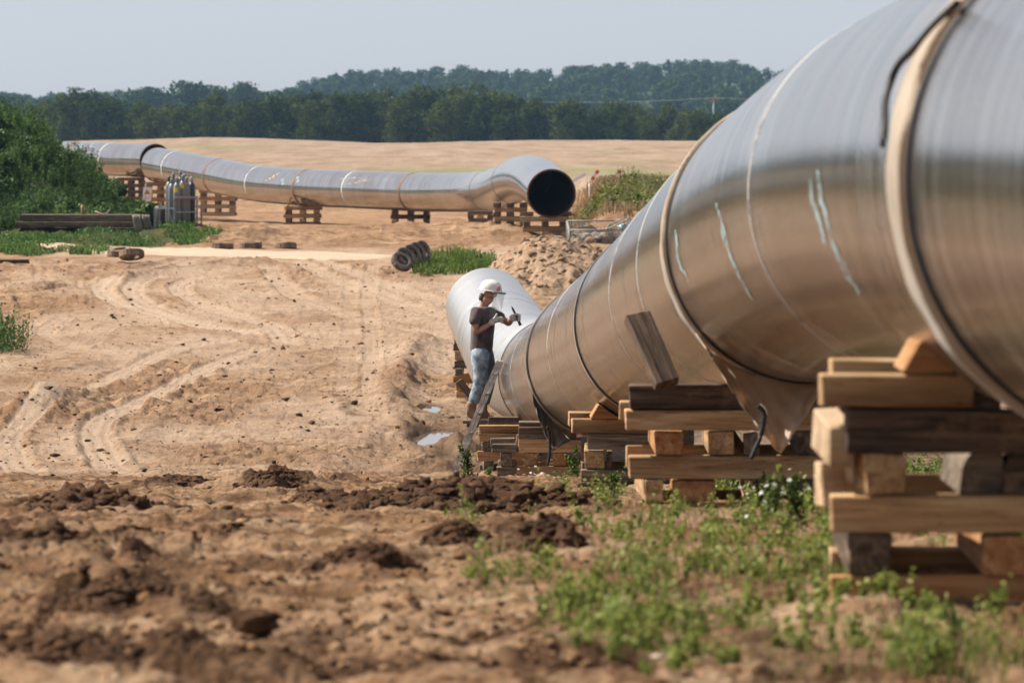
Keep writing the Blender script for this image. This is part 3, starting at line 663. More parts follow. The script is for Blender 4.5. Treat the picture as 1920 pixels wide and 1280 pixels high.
# ------------------------------------------------------------------ timber
BEAMS = []
def beam(c, L, t, h, axis, tone, label, group, name='timber_beam', cat='timber', rz=0.0, rot=None, cutz=0.0):
    bm = bmesh.new(); nseg = 5
    add_box(bm, (0, 0, 0), (L, t, h), None, min(.005, t * .05), .006)
    me = bm_mesh(name, bm)
    o = link(name, me, WOOD[tone]); o.location = c
    if rot is not None: o.rotation_euler = rot
    else: o.rotation_euler = (0, 0, (math.pi / 2 if axis == 'y' else 0) + rz)
    tag(o, label, cat, group); BEAMS.append(o); return o
ORD = ['bottom', 'second', 'third', 'fourth', 'fifth', 'sixth', 'seventh', 'eighth', 'ninth', 'tenth', 'eleventh', 'twelfth', 'thirteenth']
NTH = ['leftmost', 'second', 'third', 'fourth', 'rightmost']
TONE = {'tan': 'tan', 'orange': 'orange-brown', 'grey': 'grey weathered', 'dark': 'dark brown', 'pale': 'pale fresh'}
def spec_crib(d, layers, where, depth=1.1, t=.12):
    """layers bottom-up: (kind, [(px0,py0,px1,py1,tone[,dy]) ...]); 'x' beams lie across the view, 'y' beams point to the camera"""
    n_ = {}
    for li, (kind, items) in enumerate(layers):
        for k, it in enumerate(items):
            x0, y0, x1, y1, tone = it[:5]; dy = it[5] if len(it) > 5 else 0
            a = P(x0, y0, d + dy); b = P(x1, y1, d + dy); L = b.x - a.x; h = a.z - b.z - .003
            which = ('left of two ' if k == 0 else 'right of two ') if len(items) == 2 else (NTH[k] + ' ' if len(items) > 2 else '')
            if kind == 'x':
                beam(Vector(((a.x + b.x) / 2, d + dy + t / 2, (a.z + b.z) / 2)), L, t, h, 'x', tone, f'{TONE[tone]} {which}front beam, {ORD[li]} layer up, {where}', 'timbers of the near cribs')
                tb = random.choice(['tan', 'grey', tone])
                if len(it) <= 6: beam(Vector(((a.x + b.x) / 2 + random.uniform(-.03, .05) + (.045 if d < 15 else 0), d + dy + depth - t, (a.z + b.z) / 2)), L * random.uniform(.95, 1.05), t, h, 'x', tb, f'{TONE[tb]} {which}rear beam, {ORD[li]} layer up, {where}', 'timbers of the near cribs')
            else:
                beam(Vector(((a.x + b.x) / 2, d + dy + depth / 2 + random.uniform(0, .03), (a.z + b.z) / 2)), depth * random.uniform(.97, 1.06), L, h, 'y', tone, f'{TONE[tone]} {which}end-on block, {ORD[li]} layer up, {where}', 'timbers of the near cribs', rz=random.uniform(-.03, .03))
W5 = 'crib nearest the camera'
spec_crib(14.8, [
    ('x', [(1560, 1078, 2330, 1146, 'orange')]),
    ('y', [(1600, 1002, 1678, 1077, 'dark'), (1846, 1002, 1926, 1077, 'orange'), (2180, 1002, 2260, 1077, 'tan')]),
    ('x', [(1560, 928, 2330, 1001, 'tan')]),
    ('y', [(1612, 851, 1690, 927, 'tan'), (2190, 851, 2270, 927, 'tan')]),
    ('x', [(1588, 768, 1925, 850, 'dark')]),
    ('x', [(1540, 700, 1828, 767, 'tan')])], W5)
beam(P(1556, 905, 15.1), .075, .10, .13, 'x', 'pale', 'small pale sunlit block sticking out left, crib nearest the camera', None, 'timber_block', 'timber', rz=.2)
beam(P(1563, 818, 15.3), .075, .9, .118, 'x', 'pale', 'pale end-on block left of the dark beam, crib nearest the camera', None, 'timber_block', 'timber')
for k, (x, yy) in enumerate(((1840, 886), (1915, 884))):   # rounded offcuts
    bm = bmesh.new(); r_ = .062; pr = [(-r_, -r_)] + [(-r_ + 2 * r_ * (1 - math.cos(a)) / 2, -r_ + 2 * r_ * math.sin(a)) for a in np.linspace(0.6, 1.57, 6)] + [(r_, r_ * .95), (r_, -r_)]
    n = len(pr); va = [bm.verts.new((p[0], 0, p[1])) for p in pr]; vb = [bm.verts.new((p[0], .7, p[1])) for p in pr]
    bm.faces.new(va); bm.faces.new(vb[::-1])
    for i in range(n): bm.faces.new((va[i], vb[i], vb[(i + 1) % n], va[(i + 1) % n]))
    bmesh.ops.recalc_face_normals(bm, faces=bm.faces)
    o = link('wood_offcut', bm_mesh('wood_offcut', bm), WOOD['dark' if k else 'grey']); o.location = P(x, yy, 14.85)
    tag(o, ('dark' if k else 'grey brown') + ' round-edged offcut lying in the gap of the nearest crib', 'offcut')
def wedge(name, pts, d, depth, tone, label, cat='wedge'):
    bm = bmesh.new(); c = P(sum(p[0] for p in pts) / len(pts), sum(p[1] for p in pts) / len(pts), d + depth / 2)
    a = [bm.verts.new(P(x, y, d) - c) for x, y in pts]; b = [bm.verts.new(P(x, y, d) + Vector((0, depth, 0)) - c) for x, y in pts]
    bm.faces.new(a); bm.faces.new(b[::-1]); n = len(pts)
    for i in range(n): bm.faces.new((a[i], b[i], b[(i + 1) % n], a[(i + 1) % n]))
    bmesh.ops.recalc_face_normals(bm, faces=bm.faces)
    bmesh.ops.bevel(bm, geom=list(bm.edges), offset=.006, segments=1, affect='EDGES')
    o = link(name, bm_mesh(name, bm), WOOD[tone]); o.location = c; tag(o, label, cat); return o
wedge('timber_wedge', [(1690, 698), (1722, 640), (1740, 638), (1805, 668), (1822, 698)], 14.75, .35, 'orange', 'brown timber chock wedged under the pipe on the nearest crib')
W4 = 'crib behind the large canvas flap'
spec_crib(26.6, [
    ('x', [(1215, 943, 1560, 960, 'orange')]),
    ('y', [(1205, 899, 1240, 942, 'tan'), (1265, 899, 1346, 942, 'orange'), (1400, 899, 1440, 942, 'tan'), (1500, 899, 1545, 942, 'dark')]),
    ('x', [(1180, 855, 1560, 898, 'tan')]),
    ('y', [(1228, 809, 1279, 854, 'orange'), (1330, 809, 1378, 854, 'tan'), (1390, 812, 1416, 854, 'grey'), (1500, 809, 1550, 854, 'dark')]),
    ('x', [(1172, 768, 1570, 808, 'tan')]),
    ('x', [(1180, 720, 1395, 767, 'dark', 0, 1)])], W4)
beam(P(1535, 744, 26.4), .16, .12, .12, 'x', 'dark', 'dark short block behind the right tip of the large canvas flap', None, 'timber_block', 'timber')
# leaning prop
a = P(1251, 720, 26.3); b = P(1192, 592, 26.5); v = b - a
pr_ = beam((a + b) / 2, v.length, .13, .07, 'x', 'dark', 'dark plank leaning upright as a prop against the pipe side', None, 'prop_plank', 'plank')
_x = v.normalized(); _z = Vector((.35, -1, 0)); _z = (_z - _x * _z.dot(_x)).normalized(); pr_.rotation_euler = Matrix((_x, _z.cross(_x), _z)).transposed().to_euler()
W3 = 'crib left of the large flap crib'
spec_crib(38.4, [
    ('x', [(1082, 905, 1300, 935, 'dark')]),
    ('x', [(1090, 880, 1300, 904, 'grey')]),
    ('y', [(1098, 845, 1136, 879, 'tan'), (1140, 848, 1150, 879, 'dark'), (1190, 845, 1222, 879, 'grey')]),
    ('x', [(1102, 813, 1300, 844, 'grey')]),
    ('x', [(1072, 785, 1290, 812, 'tan')])], W3)
wedge('timber_wedge', [(1106, 785), (1122, 758), (1165, 785)], 38.3, .4, 'orange', 'brown triangular wedge against the pipe left of the big crib')
W2 = 'crib below the narrow dark flap'
spec_crib(50.2, [
    ('x', [(975, 900, 1180, 925, 'dark')]),
    ('x', [(968, 874, 1100, 899, 'tan'), (932, 874, 966, 899, 'grey')]),
    ('y', [(938, 850, 960, 873, 'grey'), (984, 849, 1008, 873, 'tan'), (1038, 848, 1063, 873, 'orange'), (1090, 849, 1112, 873, 'tan')]),
    ('x', [(972, 824, 1090, 848, 'tan'), (922, 832, 970, 849, 'grey')]),
    ('x', [(972, 800, 1080, 823, 'grey')])], W2)
wedge('timber_wedge', [(1048, 800), (1080, 776), (1092, 800)], 50.0, .3, 'orange', 'small brown wedge on the crib below the narrow dark flap')
W1 = 'crib the worker stands on'
spec_crib(61.3, [
    ('x', [(893, 882, 1010, 896, 'dark')]),
    ('y', [(905, 865, 924, 881, 'grey'), (950, 865, 970, 881, 'tan')]),
    ('x', [(895, 846, 1010, 864, 'orange')]),
    ('y', [(907, 829, 924, 845, 'grey'), (950, 829, 968, 845, 'tan')]),
    ('x', [(898, 812, 1015, 828, 'tan')]),
    ('x', [(898, 797, 1015, 811, 'tan')])], W1, depth=1.3)
beam(P(896, 790, 61.9) , .36, .16, .04, 'x', 'grey', 'grey board end under the boots of the worker', None, 'foot_board', 'plank')
beam(P(948, 788, 61.2), .42, .14, .09, 'x', 'grey', 'short grey timber lying right of the boots of the worker', None)
beam(P(908, 794, 62.3), .42, .9, .03, 'x', 'dark', 'dark plywood sheet the worker stands on', None, 'standing_board', 'plank')
W0 = 'crib behind the worker'
spec_crib(87.5, [
    ('x', [(855, 733, 960, 746, 'tan')]),
    ('y', [(856, 719, 868, 732, 'orange'), (900, 719, 912, 732, 'orange')]),
    ('x', [(850, 705, 950, 718, 'orange')]),
    ('y', [(855, 692, 868, 704, 'grey'), (900, 692, 912, 704, 'tan')]),
    ('x', [(852, 677, 950, 691, 'grey')]),
    ('x', [(852, 662, 950, 676, 'pale')]),
    ('x', [(850, 645, 880, 658, 'dark', 0, 1), (945, 645, 975, 658, 'grey', 0, 1)]),
    ('x', [(852, 633, 872, 645, 'dark', 0, 1)])], W0)
beam(P(878, 735, 84), .5, .13, .12, 'x', 'dark', 'dark timber leaning under the sky-lit grey pipe behind the worker', None, rot=(0, R(50), 0))

def far_crib(pxc, d, widpx, path, where, tones, nl=None, top_y=None):
    wd = widpx / S(d); x = (pxc - 960) / S(d); zb = min(gz(x - wd / 2, d), gz(x + wd / 2, d), gz(x, d)) - .06
    q = min((path.L * k / 400 for k in range(401)), key=lambda a: (path.at(a)[0].xy - Vector((x, d + .4))).length); top = path.at(q)[0].z - RAD - .005 if top_y is None else CZ - (top_y - HZ) * d / F
    n = nl or min(13, max(3, int(round((top - zb) / .12)))); t = (top - zb) / n; t = min(t, .16)
    zb = top - n * t; yaw = random.uniform(-.04, .04)
    for li in range(n):
        z = zb + (li + .5) * t; tone = tones[min(li, len(tones) - 1)]
        if li % 2 == 0:
            for k in range(2):
                tn = tone if k == 0 else random.choice(['tan', 'grey']); beam((x + random.uniform(-.04, .04), d + k * .95, z), wd * random.uniform(.97, 1.05), .12, t - .004, 'x', tn, f"{TONE[tn]} {'front' if k == 0 else 'rear'} beam, {ORD[li]} layer up, {where}", 'timbers of the far cribs', rz=yaw)
        else:
            for k in range(3):
                tn = random.choice([tone, tone, 'tan', 'grey']); beam((x - wd * .4 + wd * .4 * k, d + .48, z), 1.15 * random.uniform(.95, 1.05), .20, t - .004, 'y', tn, f"{TONE[tn]} {['left', 'middle', 'right'][k]} end-on block, {ORD[li]} layer up, {where}", 'timbers of the far cribs', rz=yaw)
    return x, d, top
far_crib(1022, 151.9, 86, fp, 'crib under the open pipe end', ['tan', 'pale', 'tan', 'tan', 'pale', 'grey'], 5, top_y=406)
for k, px in enumerate((990, 1059)): beam(P(px, 401, 152.0), .33, .12, .13, 'x', 'grey', ('left' if k == 0 else 'right') + ' side block holding the open pipe end on its crib', None, 'timber_block', 'timber')
far_crib(957, 157.5, 62, fp, 'crib just left of the open end crib', ['tan', 'orange', 'tan', 'grey', 'tan', 'grey', 'grey'], 6, top_y=380)
far_crib(901, 171, 46, fp, 'crib at the far pipe bend', ['tan', 'grey', 'grey', 'dark', 'grey'], 5, top_y=396)
far_crib(770, 189.6, 74, fp, 'dark-topped crib under the far pipe', ['pale', 'tan', 'dark', 'dark'], 4)
far_crib(567, 196, 66, fp, 'far crib with the upright board', ['orange', 'pale', 'tan', 'pale', 'tan'], 5)
far_crib(408, 213.7, 68, fp, 'far crib right of the gas cylinders', ['pale', 'tan', 'pale', 'tan'], 9)
far_crib(300, 211.6, 56, fp, 'crib behind the gas cylinders', ['tan', 'pale', 'tan', 'pale', 'tan'], 9)
far_crib(245, 216, 50, lpth, 'shaded crib under the leftmost pipe', ['dark', 'dark', 'orange', 'dark'])
g = P(541, 383, 195.8); beam(g, .62, .12, .05, 'x', 'orange', 'short orange board standing upright at the far crib', None, 'upright_board', 'plank', rot=(0, R(-70), 0))

# ------------------------------------------------------------------ ladder
ld = empty('ladder', P(838, 905, 63.2), 'narrow dirty metal ladder leaning on the pipe beside the worker', 'ladder')
lm = flat('dirty_aluminium', (0.62, 0.59, 0.55), .5, .2, .35, 9)
la, lb = P(838, 908, 60.6), P(934, 676, 60.4); ax = (lb - la).normalized(); wv = ray(886, 790) * .36 + Vector((.045, 0, 0)); 
nrm = ax.cross(wv).normalized(); rotm = Matrix((ax, nrm.cross(ax), nrm)).transposed()
for k in range(2):
    bm = bmesh.new(); c = (la + lb) / 2 + wv * k; L = (lb - la).length
    add_box(bm, (0, 0, 0), (L, .008, .036)); add_box(bm, (0, .012, .017), (L, .024, .005)); add_box(bm, (0, .012, -.017), (L, .024, .007)); add_box(bm, (L / 2 - .02, 0, 0), (.05, .03, .048), bevel=.008)
    o = link('stile', bm_mesh('stile', bm), lm, ld); o.matrix_parent_inverse = Matrix.Translation(ld.location).inverted(); o.location = c; o.rotation_euler = rotm.to_euler()
for k in range(6):
    p = la.lerp(lb, (k + .6) / 6.3); bm = bmesh.new(); add_tube(bm, [p - wv * .05, p + wv * 1.03], .016, 8); link('rung', bm_mesh('rung', bm), lm, ld)

# ------------------------------------------------------------------ worker
def skinned(name, verts, edges, rad, mat, parent, sub=2, root=0):
    me = bpy.data.meshes.new(name); me.from_pydata([tuple(v) for v in verts], edges, [])
    o = bpy.data.objects.new(name, me); C.objects.link(o)
    sk = o.modifiers.new('skin', 'SKIN'); sk.use_smooth_shade = True
    o.modifiers.new('sub', 'SUBSURF').levels = sub; o.modifiers['sub'].render_levels = sub
    for i, v in enumerate(me.skin_vertices[0].data):
        r = rad[i]; v.radius = r if isinstance(r, tuple) else (r, r); v.use_root = (i == root)
    dg = bpy.context.evaluated_depsgraph_get(); m2 = bpy.data.meshes.new_from_object(o.evaluated_get(dg)); bpy.data.objects.remove(o)
    for p in m2.polygons: p.use_smooth = True
    m2.name = name; m2.materials.clear(); return link(name, m2, mat, parent)
DPN = 62.0
wk = empty('person', P(893, 788, DPN), 'worker in white helmet with visor, dark t-shirt and jeans holding a chisel', 'person')
def J(px, py, dy=0.0): return P(px, py, DPN + dy)
SKIN = flat('tanned_skin', (0.42, 0.20, 0.13), .55, var=.12, scale=20)
SHIRT = cloth_mat('dark_tshirt', (0.028, 0.017, 0.018), (0.095, 0.062, 0.060), 8); JEANS = cloth_mat('faded_jeans', (0.08, 0.12, 0.17), (0.36, 0.43, 0.48), 14)
JEANS_SHADE = cloth_mat('shaded_jeans', (0.05, 0.07, 0.10), (0.16, 0.2, 0.25)); BOOT = cloth_mat('brown_leather', (0.18, 0.10, 0.05), (0.38, 0.25, 0.15)); GLOVE = cloth_mat('cream_gloves', (0.38, 0.33, 0.26), (0.62, 0.57, 0.48))
HELM = flat('white_helmet', (0.74, 0.70, 0.62), .35, var=.08, scale=14)
# body: one skinned surface (joints posed from the photograph)
J_ = {}; vs = []; es = []; rs = []
def jv(nm, p, r, par=None):
    J_[nm] = len(vs); vs.append(p); rs.append(r)
    if par is not None: es.append((J_[par], J_[nm]))
jv('pelvis', J(904, 658), .085); jv('waist', J(905, 632), .085, 'pelvis'); jv('chest', J(905, 602), .095, 'waist'); jv('neckbase', J(906, 580), .055, 'chest'); jv('neck', J(908, 569), .056, 'neckbase')
jv('jaw', J(915, 559), .068, 'neck'); jv('head', J(919, 550), .080, 'jaw'); jv('crown', J(919, 540), .075, 'head'); jv('chin', J(924, 564), .034, 'jaw'); jv('nose', J(931.5, 555, -.01), .013, 'head')
jv('ear', J(912, 553, -.085), .018, 'head')
for sfx, dy, sh, el, wr in (('r', -.17, (893, 584), (891, 624), (918, 608)), ('l', .17, (925, 583), (954, 607), (959, 598))):
    jv('sh' + sfx, J(sh[0], sh[1] + 3, dy), .045, 'chest'); jv('up' + sfx, J((sh[0] + el[0]) / 2, (sh[1] + el[1]) / 2, dy * 1.15), .046, 'sh' + sfx)
    jv('el' + sfx, J(*el, dy * 1.15), .043, 'up' + sfx); jv('fa' + sfx, J(el[0] * .6 + wr[0] * .4, el[1] * .6 + wr[1] * .4, dy * 1.0 - (.03 if sfx == 'l' else 0)), .044, 'el' + sfx); jv('wr' + sfx, J(*wr, dy * .85 - (.1 if sfx == 'l' else 0)), .029, 'fa' + sfx)
    jv('pa' + sfx, J(wr[0] + 7, wr[1] - 5, dy * .8 - (.1 if sfx == 'l' else 0)), .028, 'wr' + sfx)
for sfx, dy, hp, kn, an in (('r', -.10, (899, 664), (900, 711), (884, 757)), ('l', .11, (913, 664), (918, 712), (905, 762))):
    jv('hp' + sfx, J(*hp, dy), .07, 'pelvis'); jv('kn' + sfx, J(*kn, dy), .055, 'hp' + sfx); jv('an' + sfx, J(*an, dy), .03, 'kn' + sfx); jv('toe' + sfx, J(an[0] + 14, an[1] + 25, dy), .03, 'an' + sfx)
skinned('body', vs, es, rs, SKIN, wk)
# clothing
EYE = flat('dark_eye', (.03, .02, .02), .3)
for dy in (-.035, .03):
    bm = bmesh.new(); bmesh.ops.create_uvsphere(bm, u_segments=10, v_segments=8, radius=.013); bm.transform(Matrix.Translation(J(929.3, 551.5, dy))); link('eye', bm_mesh('eye', bm, True), EYE, wk)
bm = bmesh.new(); add_box(bm, J(929.0, 560.5, 0), (.012, .045, .006)); link('mouth', bm_mesh('mouth', bm), flat('lips', (.3, .1, .08), .6), wk)
def cl(name, pts, edges, mat, parent=wk, sub=2, root=0): return skinned(name, [p[0] for p in pts], edges, [p[1] for p in pts], mat, parent, sub, root)
cl('shirt', [(J(901, 668), .146), (J(903, 650), .152), (J(904, 628), .152), (J(906, 606), .160), (J(908, 591), .148), (J(907, 577), .078), (J(893, 585, -.15), .080), (J(890, 598, -.19), .072), (J(889, 611, -.20), .074), (J(924, 585, .16), .072), (J(937, 593, .19), .066), (J(945, 599, .19), .062)],
   [(0, 1), (1, 2), (2, 3), (3, 4), (4, 5), (4, 6), (6, 7), (7, 8), (4, 9), (9, 10), (10, 11)], SHIRT)
cl('jeans', [(J(903, 648), .128), (J(900, 668, -.07), .128), (J(901, 690, -.09), .105), (J(901, 709, -.10), .088), (J(896, 730, -.10), .080), (J(886, 758, -.10), .078)], [(0, 1), (1, 2), (2, 3), (3, 4), (4, 5)], JEANS)
jl_ = cl('jeans', [(J(905, 648), .125), (J(909, 668, .07), .12), (J(917, 690, .10), .095), (J(919, 709, .11), .082), (J(914, 732, .11), .074), (J(906, 761, .11), .072)], [(0, 1), (1, 2), (2, 3), (3, 4), (4, 5)], JEANS_SHADE)  # far leg of the same jeans, its shade put into the cloth colour
for ax_, ay_, dy in ((884, 755, -.10), (905, 759, .12)):
    cl('boot', [(J(ax_ + 1, ay_ - 5, dy), .074), (J(ax_ - 1, ay_ + 9, dy), .062), (J(ax_ - 2, ay_ + 22, dy), .050), (J(ax_ - 7, ay_ + 27, dy), .036), (J(ax_ + 8, ay_ + 26, dy), .046), (J(ax_ + 19, ay_ + 28.5, dy), .034)], [(0, 1), (1, 2), (2, 3), (2, 4), (4, 5)], BOOT)
def glove(w0, w1, kn, fingers, thumb):
    pts = [(w0, .046), (w1, .040), (kn[0], .044), (kn[1], .042)]; ed = [(0, 1), (1, 2), (2, 3)]
    for f in fingers:
        b = 3; 
        for k, p in enumerate(f): pts.append((p, (.0145, .0130, .0115)[min(k, 2)])); ed.append((b if k == 0 else len(pts) - 2, len(pts) - 1))
    for k, p in enumerate(thumb): pts.append((p, (.019, .016, .013)[min(k, 2)])); ed.append((1 if k == 0 else len(pts) - 2, len(pts) - 1))
    cl('glove', pts, ed, GLOVE, sub=1)
# near hand: palm up, thumb raised, four curled fingers spread in depth
D0 = -.15
glove(J(916, 609, D0), J(920, 606, D0), (J(926, 601, D0), J(931, 599, D0)),
      [[J(937, 595 + k * 2.4, D0 - .055 + k * .03), J(942, 596 + k * 2.8, D0 - .055 + k * .03), J(943.5 - k * .8, 600 + k * 2.4, D0 - .05 + k * .03)] for k in range(4)],
      [J(928, 596, D0 - .03), J(931, 591, D0 - .04), J(932, 587, D0 - .045)])
D1 = .03
glove(J(956, 599, D1 + .03), J(960, 597, D1), (J(965, 595, D1), J(969, 594, D1)),
      [[J(973, 589.5 + k * 3.0, D1 - .01), J(975.5, 591 + k * 3.1, D1 - .045), J(971, 592 + k * 3.1, D1 - .065)] for k in range(4)],
      [J(964, 591, D1 - .03), J(968, 588.5, D1 - .05), J(971, 588.5, D1 - .055)])
ch = empty('chisel', P(968, 592, DPN - .02), 'long dark chisel held in the gloved left hand of the worker', 'chisel')
bm = bmesh.new(); add_tube(bm, [J(959.3, 574, D1 - .03), J(962, 580, D1 - .03), J(967, 590, D1 - .03)], [.004, .014, .012], 8); link('blade', bm_mesh('blade', bm), flat('dark_steel', (0.10, 0.09, 0.09), .4, .6), ch)
bm = bmesh.new(); add_tube(bm, [J(967, 590, D1 - .03), J(972, 601, D1 - .03), J(976, 610, D1 - .03)], [.016, .017, .020], 10); link('handle', bm_mesh('handle', bm), flat('worn_handle', (0.16, 0.09, 0.06), .6), ch)
# helmet: dome, brim, visor, neck cloth, badge
HS = Matrix.Scale(.94, 4)
hc = J(920, 543.5); tilt = Matrix.Rotation(R(8), 4, 'Y')
def hM(): return Matrix.Translation(hc) @ tilt @ HS
bm = bmesh.new(); prof_ = [(.128, -.012), (.130, .0), (.125, .03), (.112, .066), (.088, .098), (.055, .118), (.02, .127), (.001, .128)]
add_lathe(bm, prof_, 28)
for v in bm.verts: v.co.x *= 1.16; v.co.y *= .93
for v in bm.verts:
    if abs(v.co.y) < .02 and v.co.z > .04: v.co.z += .007
bm.transform(hM()); hel = link('helmet', bm_mesh('helmet', bm, True), HELM, wk)
bm = bmesh.new(); add_lathe(bm, [(.128, -.018), (.150, -.018), (.152, -.010), (.128, -.004)], 28)
for v in bm.verts: v.co.x = v.co.x * 1.16 + (.028 if v.co.x > 0 else 0) * (v.co.x / .15); v.co.y *= .93
bm.transform(hM()); link('brim', bm_mesh('brim', bm, True), HELM, hel)
vm = N('clear_visor'); vm.set(Base_Color=(0.9, 0.92, 0.95), Roughness=.08, Transmission_Weight=0.0, Alpha=.34, Specular_IOR_Level=1.0)
V = []; nv, nh = 10, 16
for j in range(nv + 1):
    z = -.018 - .245 * j / nv; 
    for i in range(nh + 1):
        a = R(-78 + 156 * i / nh); k = .158 - .012 * (j / nv) ** 2; V.append(hM() @ Vector((math.cos(a) * k * 1.12 + .01, math.sin(a) * k * .9, z + (.05 * (j / nv) * (abs(i - nh / 2) / (nh / 2)) ** 3))))
link('visor', np_mesh('visor', V, [(j * (nh + 1) + i, (j + 1) * (nh + 1) + i, (j + 1) * (nh + 1) + i + 1, j * (nh + 1) + i + 1) for j in range(nv) for i in range(nh)], smooth=True), vm.m, hel)
bm = bmesh.new(); add_tube(bm, [hM() @ Vector((math.cos(R(a)) * .165 * 1.12 + .01, math.sin(R(a)) * .165 * .9, -.02)) for a in range(-85, 86, 10)], .011, 6); link('visor_rim', bm_mesh('visor_rim', bm), flat('grey_rubber', (.22, .2, .19), .6), hel)
bm = bmesh.new(); bx = hM() @ Vector((.10, -.103, .035)); add_box(bm, bx, (.034, .012, .044), Matrix.Rotation(R(28), 3, 'Z'))
bd = link('badge', bm_mesh('badge', bm), flat('red_badge', (.62, .03, .05), .5), hel)
bm = bmesh.new()
for k in (-1, 1): add_box(bm, bx + Vector((.0035 * 0 - .002, -.0085, .009 * k)), (.016, .004, .008), Matrix.Rotation(R(28), 3, 'Z'))
link('badge_mark', bm_mesh('badge_mark', bm), HELM, bd)
cl('neck_cloth', [(J(907, 550), .045), (J(903, 556), .036), (J(900, 560, -.02), .028), (J(901, 564, -.03), .012)], [(0, 1), (1, 2), (2, 3)], flat('olive_cloth', (.14, .11, .07), .9), sub=1)

# ------------------------------------------------------------------ gas cylinders in a steel rack
STEEL = flat('galvanised_steel', (0.27, 0.29, 0.32), .5, .4, .25, 12); GREY = flat('grey_cylinder', (0.19, 0.19, 0.19), .42, .1, .12, 5); DKC = flat('dark_cylinder', (0.035, 0.045, 0.055), .45, .1)
RUSTY = flat('rusty_bar', (0.25, 0.10, 0.05), .8); YEL = flat('yellow_sticker', (0.85, 0.55, 0.02), .5, var=.05)
dR = 155.0; zr = gz((330 - 960) / S(dR), dR) - .02
rk = empty('cylinder_rack', (P(330, 440, dR).x, dR, zr), 'grey steel rack with open sides holding upright gas cylinders', 'rack')
def bar(a, b, t, nm, mat=STEEL, par=rk):
    bm = bmesh.new(); v = Vector(b) - Vector(a); add_box(bm, (Vector(a) + Vector(b)) / 2, (t, t, v.length), basis(v, Vector((0, 1, 0)) if abs(v.normalized().z) > .9 else Vector((0, 0, 1)))); return link(nm, bm_mesh(nm, bm), mat, par)
def X(px): return (px - 960) / S(dR)
def Z(py): return CZ - (py - 250) / S(dR)
bx_ = [(X(292), 154.6), (X(331), 154.2), (X(369.5), 155.0)]; back = [(x + .08, y + .9) for x, y in bx_]
for (x, y), top in zip(bx_, (392, 372, 368)): bar((x, y, zr), (x, y, Z(top)), .055, 'post')
for (x, y) in back: bar((x, y, zr), (x, y, Z(385)), .05, 'post')
bar((bx_[0][0], 154.6, Z(390)), (bx_[1][0], 154.2, Z(390)), .04, 'rail'); bar((bx_[1][0], 154.2, Z(397)), (bx_[2][0], 155, Z(397)), .04, 'rail'); bar((bx_[1][0], 154.2, Z(369.5)), (bx_[2][0], 155, Z(369.5)), .045, 'rail')
bar((X(309), 154.45, Z(375)), (bx_[1][0], 154.25, Z(375)), .035, 'rail', RUSTY); bar((bx_[1][0] + .02, 154.2, Z(373)), (X(367), 155, Z(373)), .035, 'rail', RUSTY)
for a, b in zip(bx_, bx_[1:]): bar((a[0], a[1], Z(433)), (b[0], b[1], Z(433)), .07, 'rail')
for a, b in zip(back, back[1:]): bar((a[0], a[1], Z(433)), (b[0], b[1], Z(433)), .06, 'rail'); bar((a[0], a[1], Z(388)), (b[0], b[1], Z(388)), .04, 'rail')
for a, b in zip(bx_, back): bar((a[0], a[1], Z(433)), (b[0], b[1], Z(433)), .06, 'rail')
bar((X(294), 154.6, Z(430)), (X(310), 154.5, Z(372)), .014, 'brace'); bar((X(318), 154.5, Z(392)), (X(331), 154.3, Z(428)), .014, 'brace')
bm = bmesh.new(); add_box(bm, (P(330, 433, dR).x, 154.95, Z(432.5)), (1.15, .8, .03)); link('floor_plate', bm_mesh('floor_plate', bm), STEEL, rk)
bm = bmesh.new(); add_box(bm, (X(298), 154.565, Z(390)), (.15, .01, .035)); link('yellow_plate', bm_mesh('yellow_plate', bm), YEL, rk)
def cyl_mesh():
    bm = bmesh.new(); add_lathe(bm, [(.105, 0), (.115, .01), (.115, 1.16), (.108, 1.22), (.085, 1.28), (.05, 1.32), (.035, 1.34)], 24); b = bm_mesh('cylinder_body', bm, True)
    bm = bmesh.new(); add_lathe(bm, [(.045, 1.335), (.048, 1.35), (.048, 1.45), (.038, 1.475), (.012, 1.485)], 16); return b, bm_mesh('valve_cap', bm, True)
cb_, cc_ = cyl_mesh(); cb_.materials.append(GREY); cc_.materials.append(GREY); cbd = cb_.copy(); ccd = cc_.copy(); cbd.materials[0] = DKC
BLK = flat('black_cap', (.02, .02, .025), .4); ccb = cc_.copy(); ccb.materials[0] = BLK; cbd_cap = cc_.copy(); cbd_cap.materials[0] = flat('pale_cap', (.3, .3, .28), .5)
CY = [(317.5, 330, .35, 'g', 'grey gas cylinder with black cap at the left end of the rack', 'k'), (322.3, 334, .0, 'g', 'grey gas cylinder in front row between the black-capped and the stickered one', 'g'),
      (332, 332, -.14, 'gs', 'grey gas cylinder with yellow sticker in the middle front of the rack', 'g'), (343, 328, .02, 'gs2', 'grey gas cylinder with rusty neck and yellow sticker right of the middle', 'g'),
      (350, 332, .14, 'g', 'grey gas cylinder just left of the dark blue one', 'g'), (359.5, 331, .25, 'd', 'dark blue gas cylinder with pale cap at the right end', 'p'),
      (325.5, 324, .62, 'g', 'rear grey gas cylinder, left of the tallest one', 'g'), (338.5, 320.5, .62, 'g', 'rear grey gas cylinder standing highest in the rack', 'g'), (346.5, 326, .45, 'g', 'rear grey gas cylinder right of the tallest one', 'g')]
